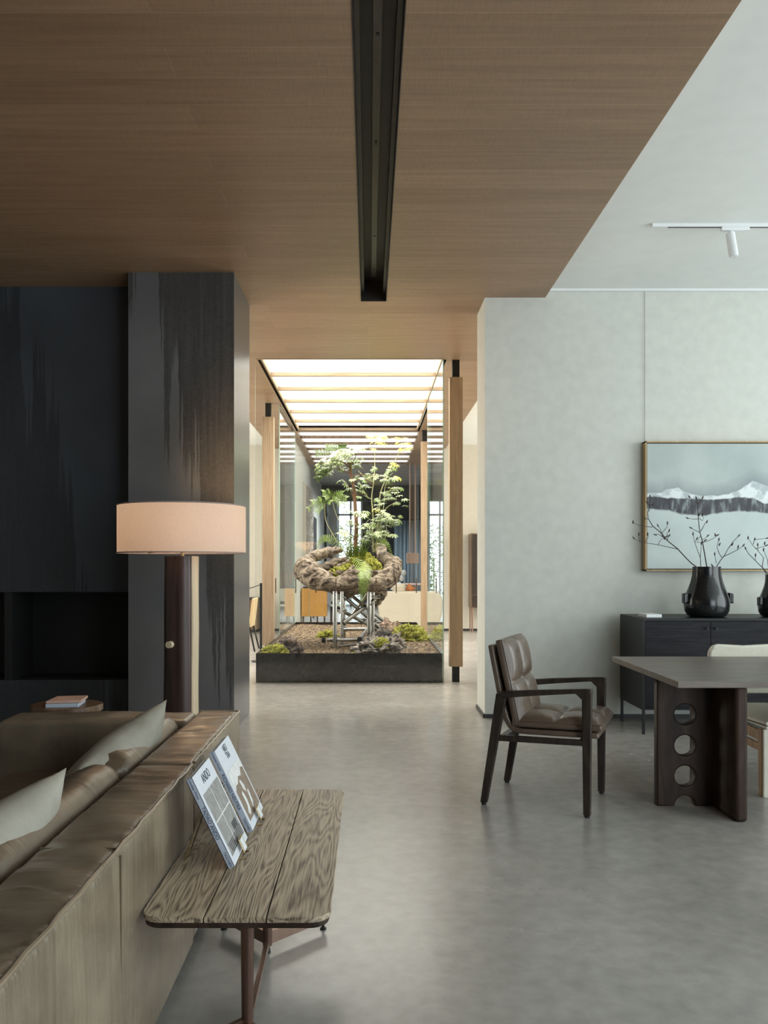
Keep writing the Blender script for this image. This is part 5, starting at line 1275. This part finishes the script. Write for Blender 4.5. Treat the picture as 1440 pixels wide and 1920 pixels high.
# tall cabinet at right
tc = thing('tall_cabinet', 'tall walnut cabinet on thin copper legs beyond the right doorway', 'cabinet', (2.5, 16.5, 0))
MB().box(2.08, 2.95, 16.3, 16.76, .51, 2.03).build('cabinet_body', M['walnut'], tc, bevel=.006, seg=2)
MB().box(2.10, 2.52, 16.282, 16.3, .78, 2.01).build('door', M['chairwood'], tc); MB().box(2.525, 2.94, 16.282, 16.3, .78, 2.01).build('door', M['chairwood'], tc); MB().box(2.10, 2.94, 16.282, 16.3, .53, .765).build('drawer', M['chairwood'], tc)
for x, y in ((2.11, 16.34), (2.11, 16.70), (2.92, 16.34), (2.92, 16.70)): MB().tube([(x, y, 0), (x, y, .52)], [.014, .022], 10).build('leg', M['copper'], tc, smooth=True)
# left passage
lc = thing('low_cabinet', 'low walnut cabinet against the far cream wall, left of the glass garden', 'cabinet', (-2.7, 16.5, 0))
MB().box(-3.4, -2.28, 16.35, 16.77, .06, .68).build('cabinet_body', M['walnut'], lc, bevel=.006, seg=2); MB().box(-3.42, -2.26, 16.33, 16.78, .68, .71).build('top', M['blackmetal'], lc); MB().box(-3.35, -2.33, 16.4, 16.74, 0, .06).build('plinth', M['base'], lc)
sn = thing('stanchion', 'thin black barrier post left of the planter', 'barrier post', (-1.56, 11.4, 0))
sx = (489.5-692)*11.5/F
MB().box(sx-.016, sx+.016, 11.48, 11.51, .0, 1.13).build('pole', M['blackmetal'], sn); MB().lathe([(0,0),(.14,0),(.14,.012),(0,.015)], (sx, 11.5, 0), 30, capb=False).build('base', M['blackmetal'], sn)
MB().tube([(sx, 11.5, 1.11), (sx-.1, 11.3, 1.07), (sx-.25, 11.0, 1.05), (sx-.5, 10.6, 1.12)], .006, 6).build('cord', M['blackmetal'], sn)
wc_ = thing('woven_chair', 'tan woven chair with black legs partly hidden behind the dark pillar', 'chair', (-1.95, 13.0, 0))
MB().box(-2.35, -1.90, 12.8, 13.3, .42, .47).build('seat', M['cane'], wc_, bevel=.01); MB().obox((-1.885, 13.05, .62), ((1,0,-.12), (0,1,0), (.12,0,1)), (.018, .24, .23)).build('backrest', M['cane'], wc_, bevel=.008)
for a, b in (((-1.93, 12.85, .43), (-1.83, 12.80, 0)), ((-1.93, 13.25, .43), (-1.83, 13.3, 0)), ((-2.3, 12.85, .43), (-2.38, 12.8, 0)), ((-2.3, 13.25, .43), (-2.38, 13.3, 0))): MB().tube([a, b], .014, 8).build('leg', M['blackmetal'], wc_)
# greenery outside the end window
for i, (x, y, s) in enumerate(((-1.9, 31.0, .9), (-.1, 31.2, .9), (-1.0, 34, 1.2), (1.9, 31.0, .9))):
    mb = MB(); rq = random.Random(40+i)
    for k in range(700):
        a = rq.uniform(0, 2*PI); h = rq.uniform(.1, 2.6*s); r_ = s*.8*math.sqrt(rq.random())
        c = Vector((x+r_*math.cos(a), y+r_*math.sin(a)*.7, h)); d = Vector((rq.uniform(-1,1), rq.uniform(-1,1), rq.uniform(-.5,.8))).normalized()*.12; e = d.orthogonal().normalized()*.04
        mb.add([c, c+d*.5+e, c+d, c+d*.5-e], [(0,1,2,3)])
    mb.box(x-.03, x+.03, y-.03, y+.03, 0, 1.4*s)
    o = mb.build('garden_shrub', M['leaf'], weld=False); tag(o, ['green shrub outside the far window, at its left edge', 'green shrub in the middle of the far window view', 'taller green shrub standing farther back outside the far window', 'green shrub hidden behind the dark wall right of the far window'][i], 'shrub', 'green shrubs outside the far window')
struct_box('floor_outside', M['wall'], (-6, 6, 28, 40, -.2, 0))

for o in sc.objects:
    if '_org' in o: del o['_org']
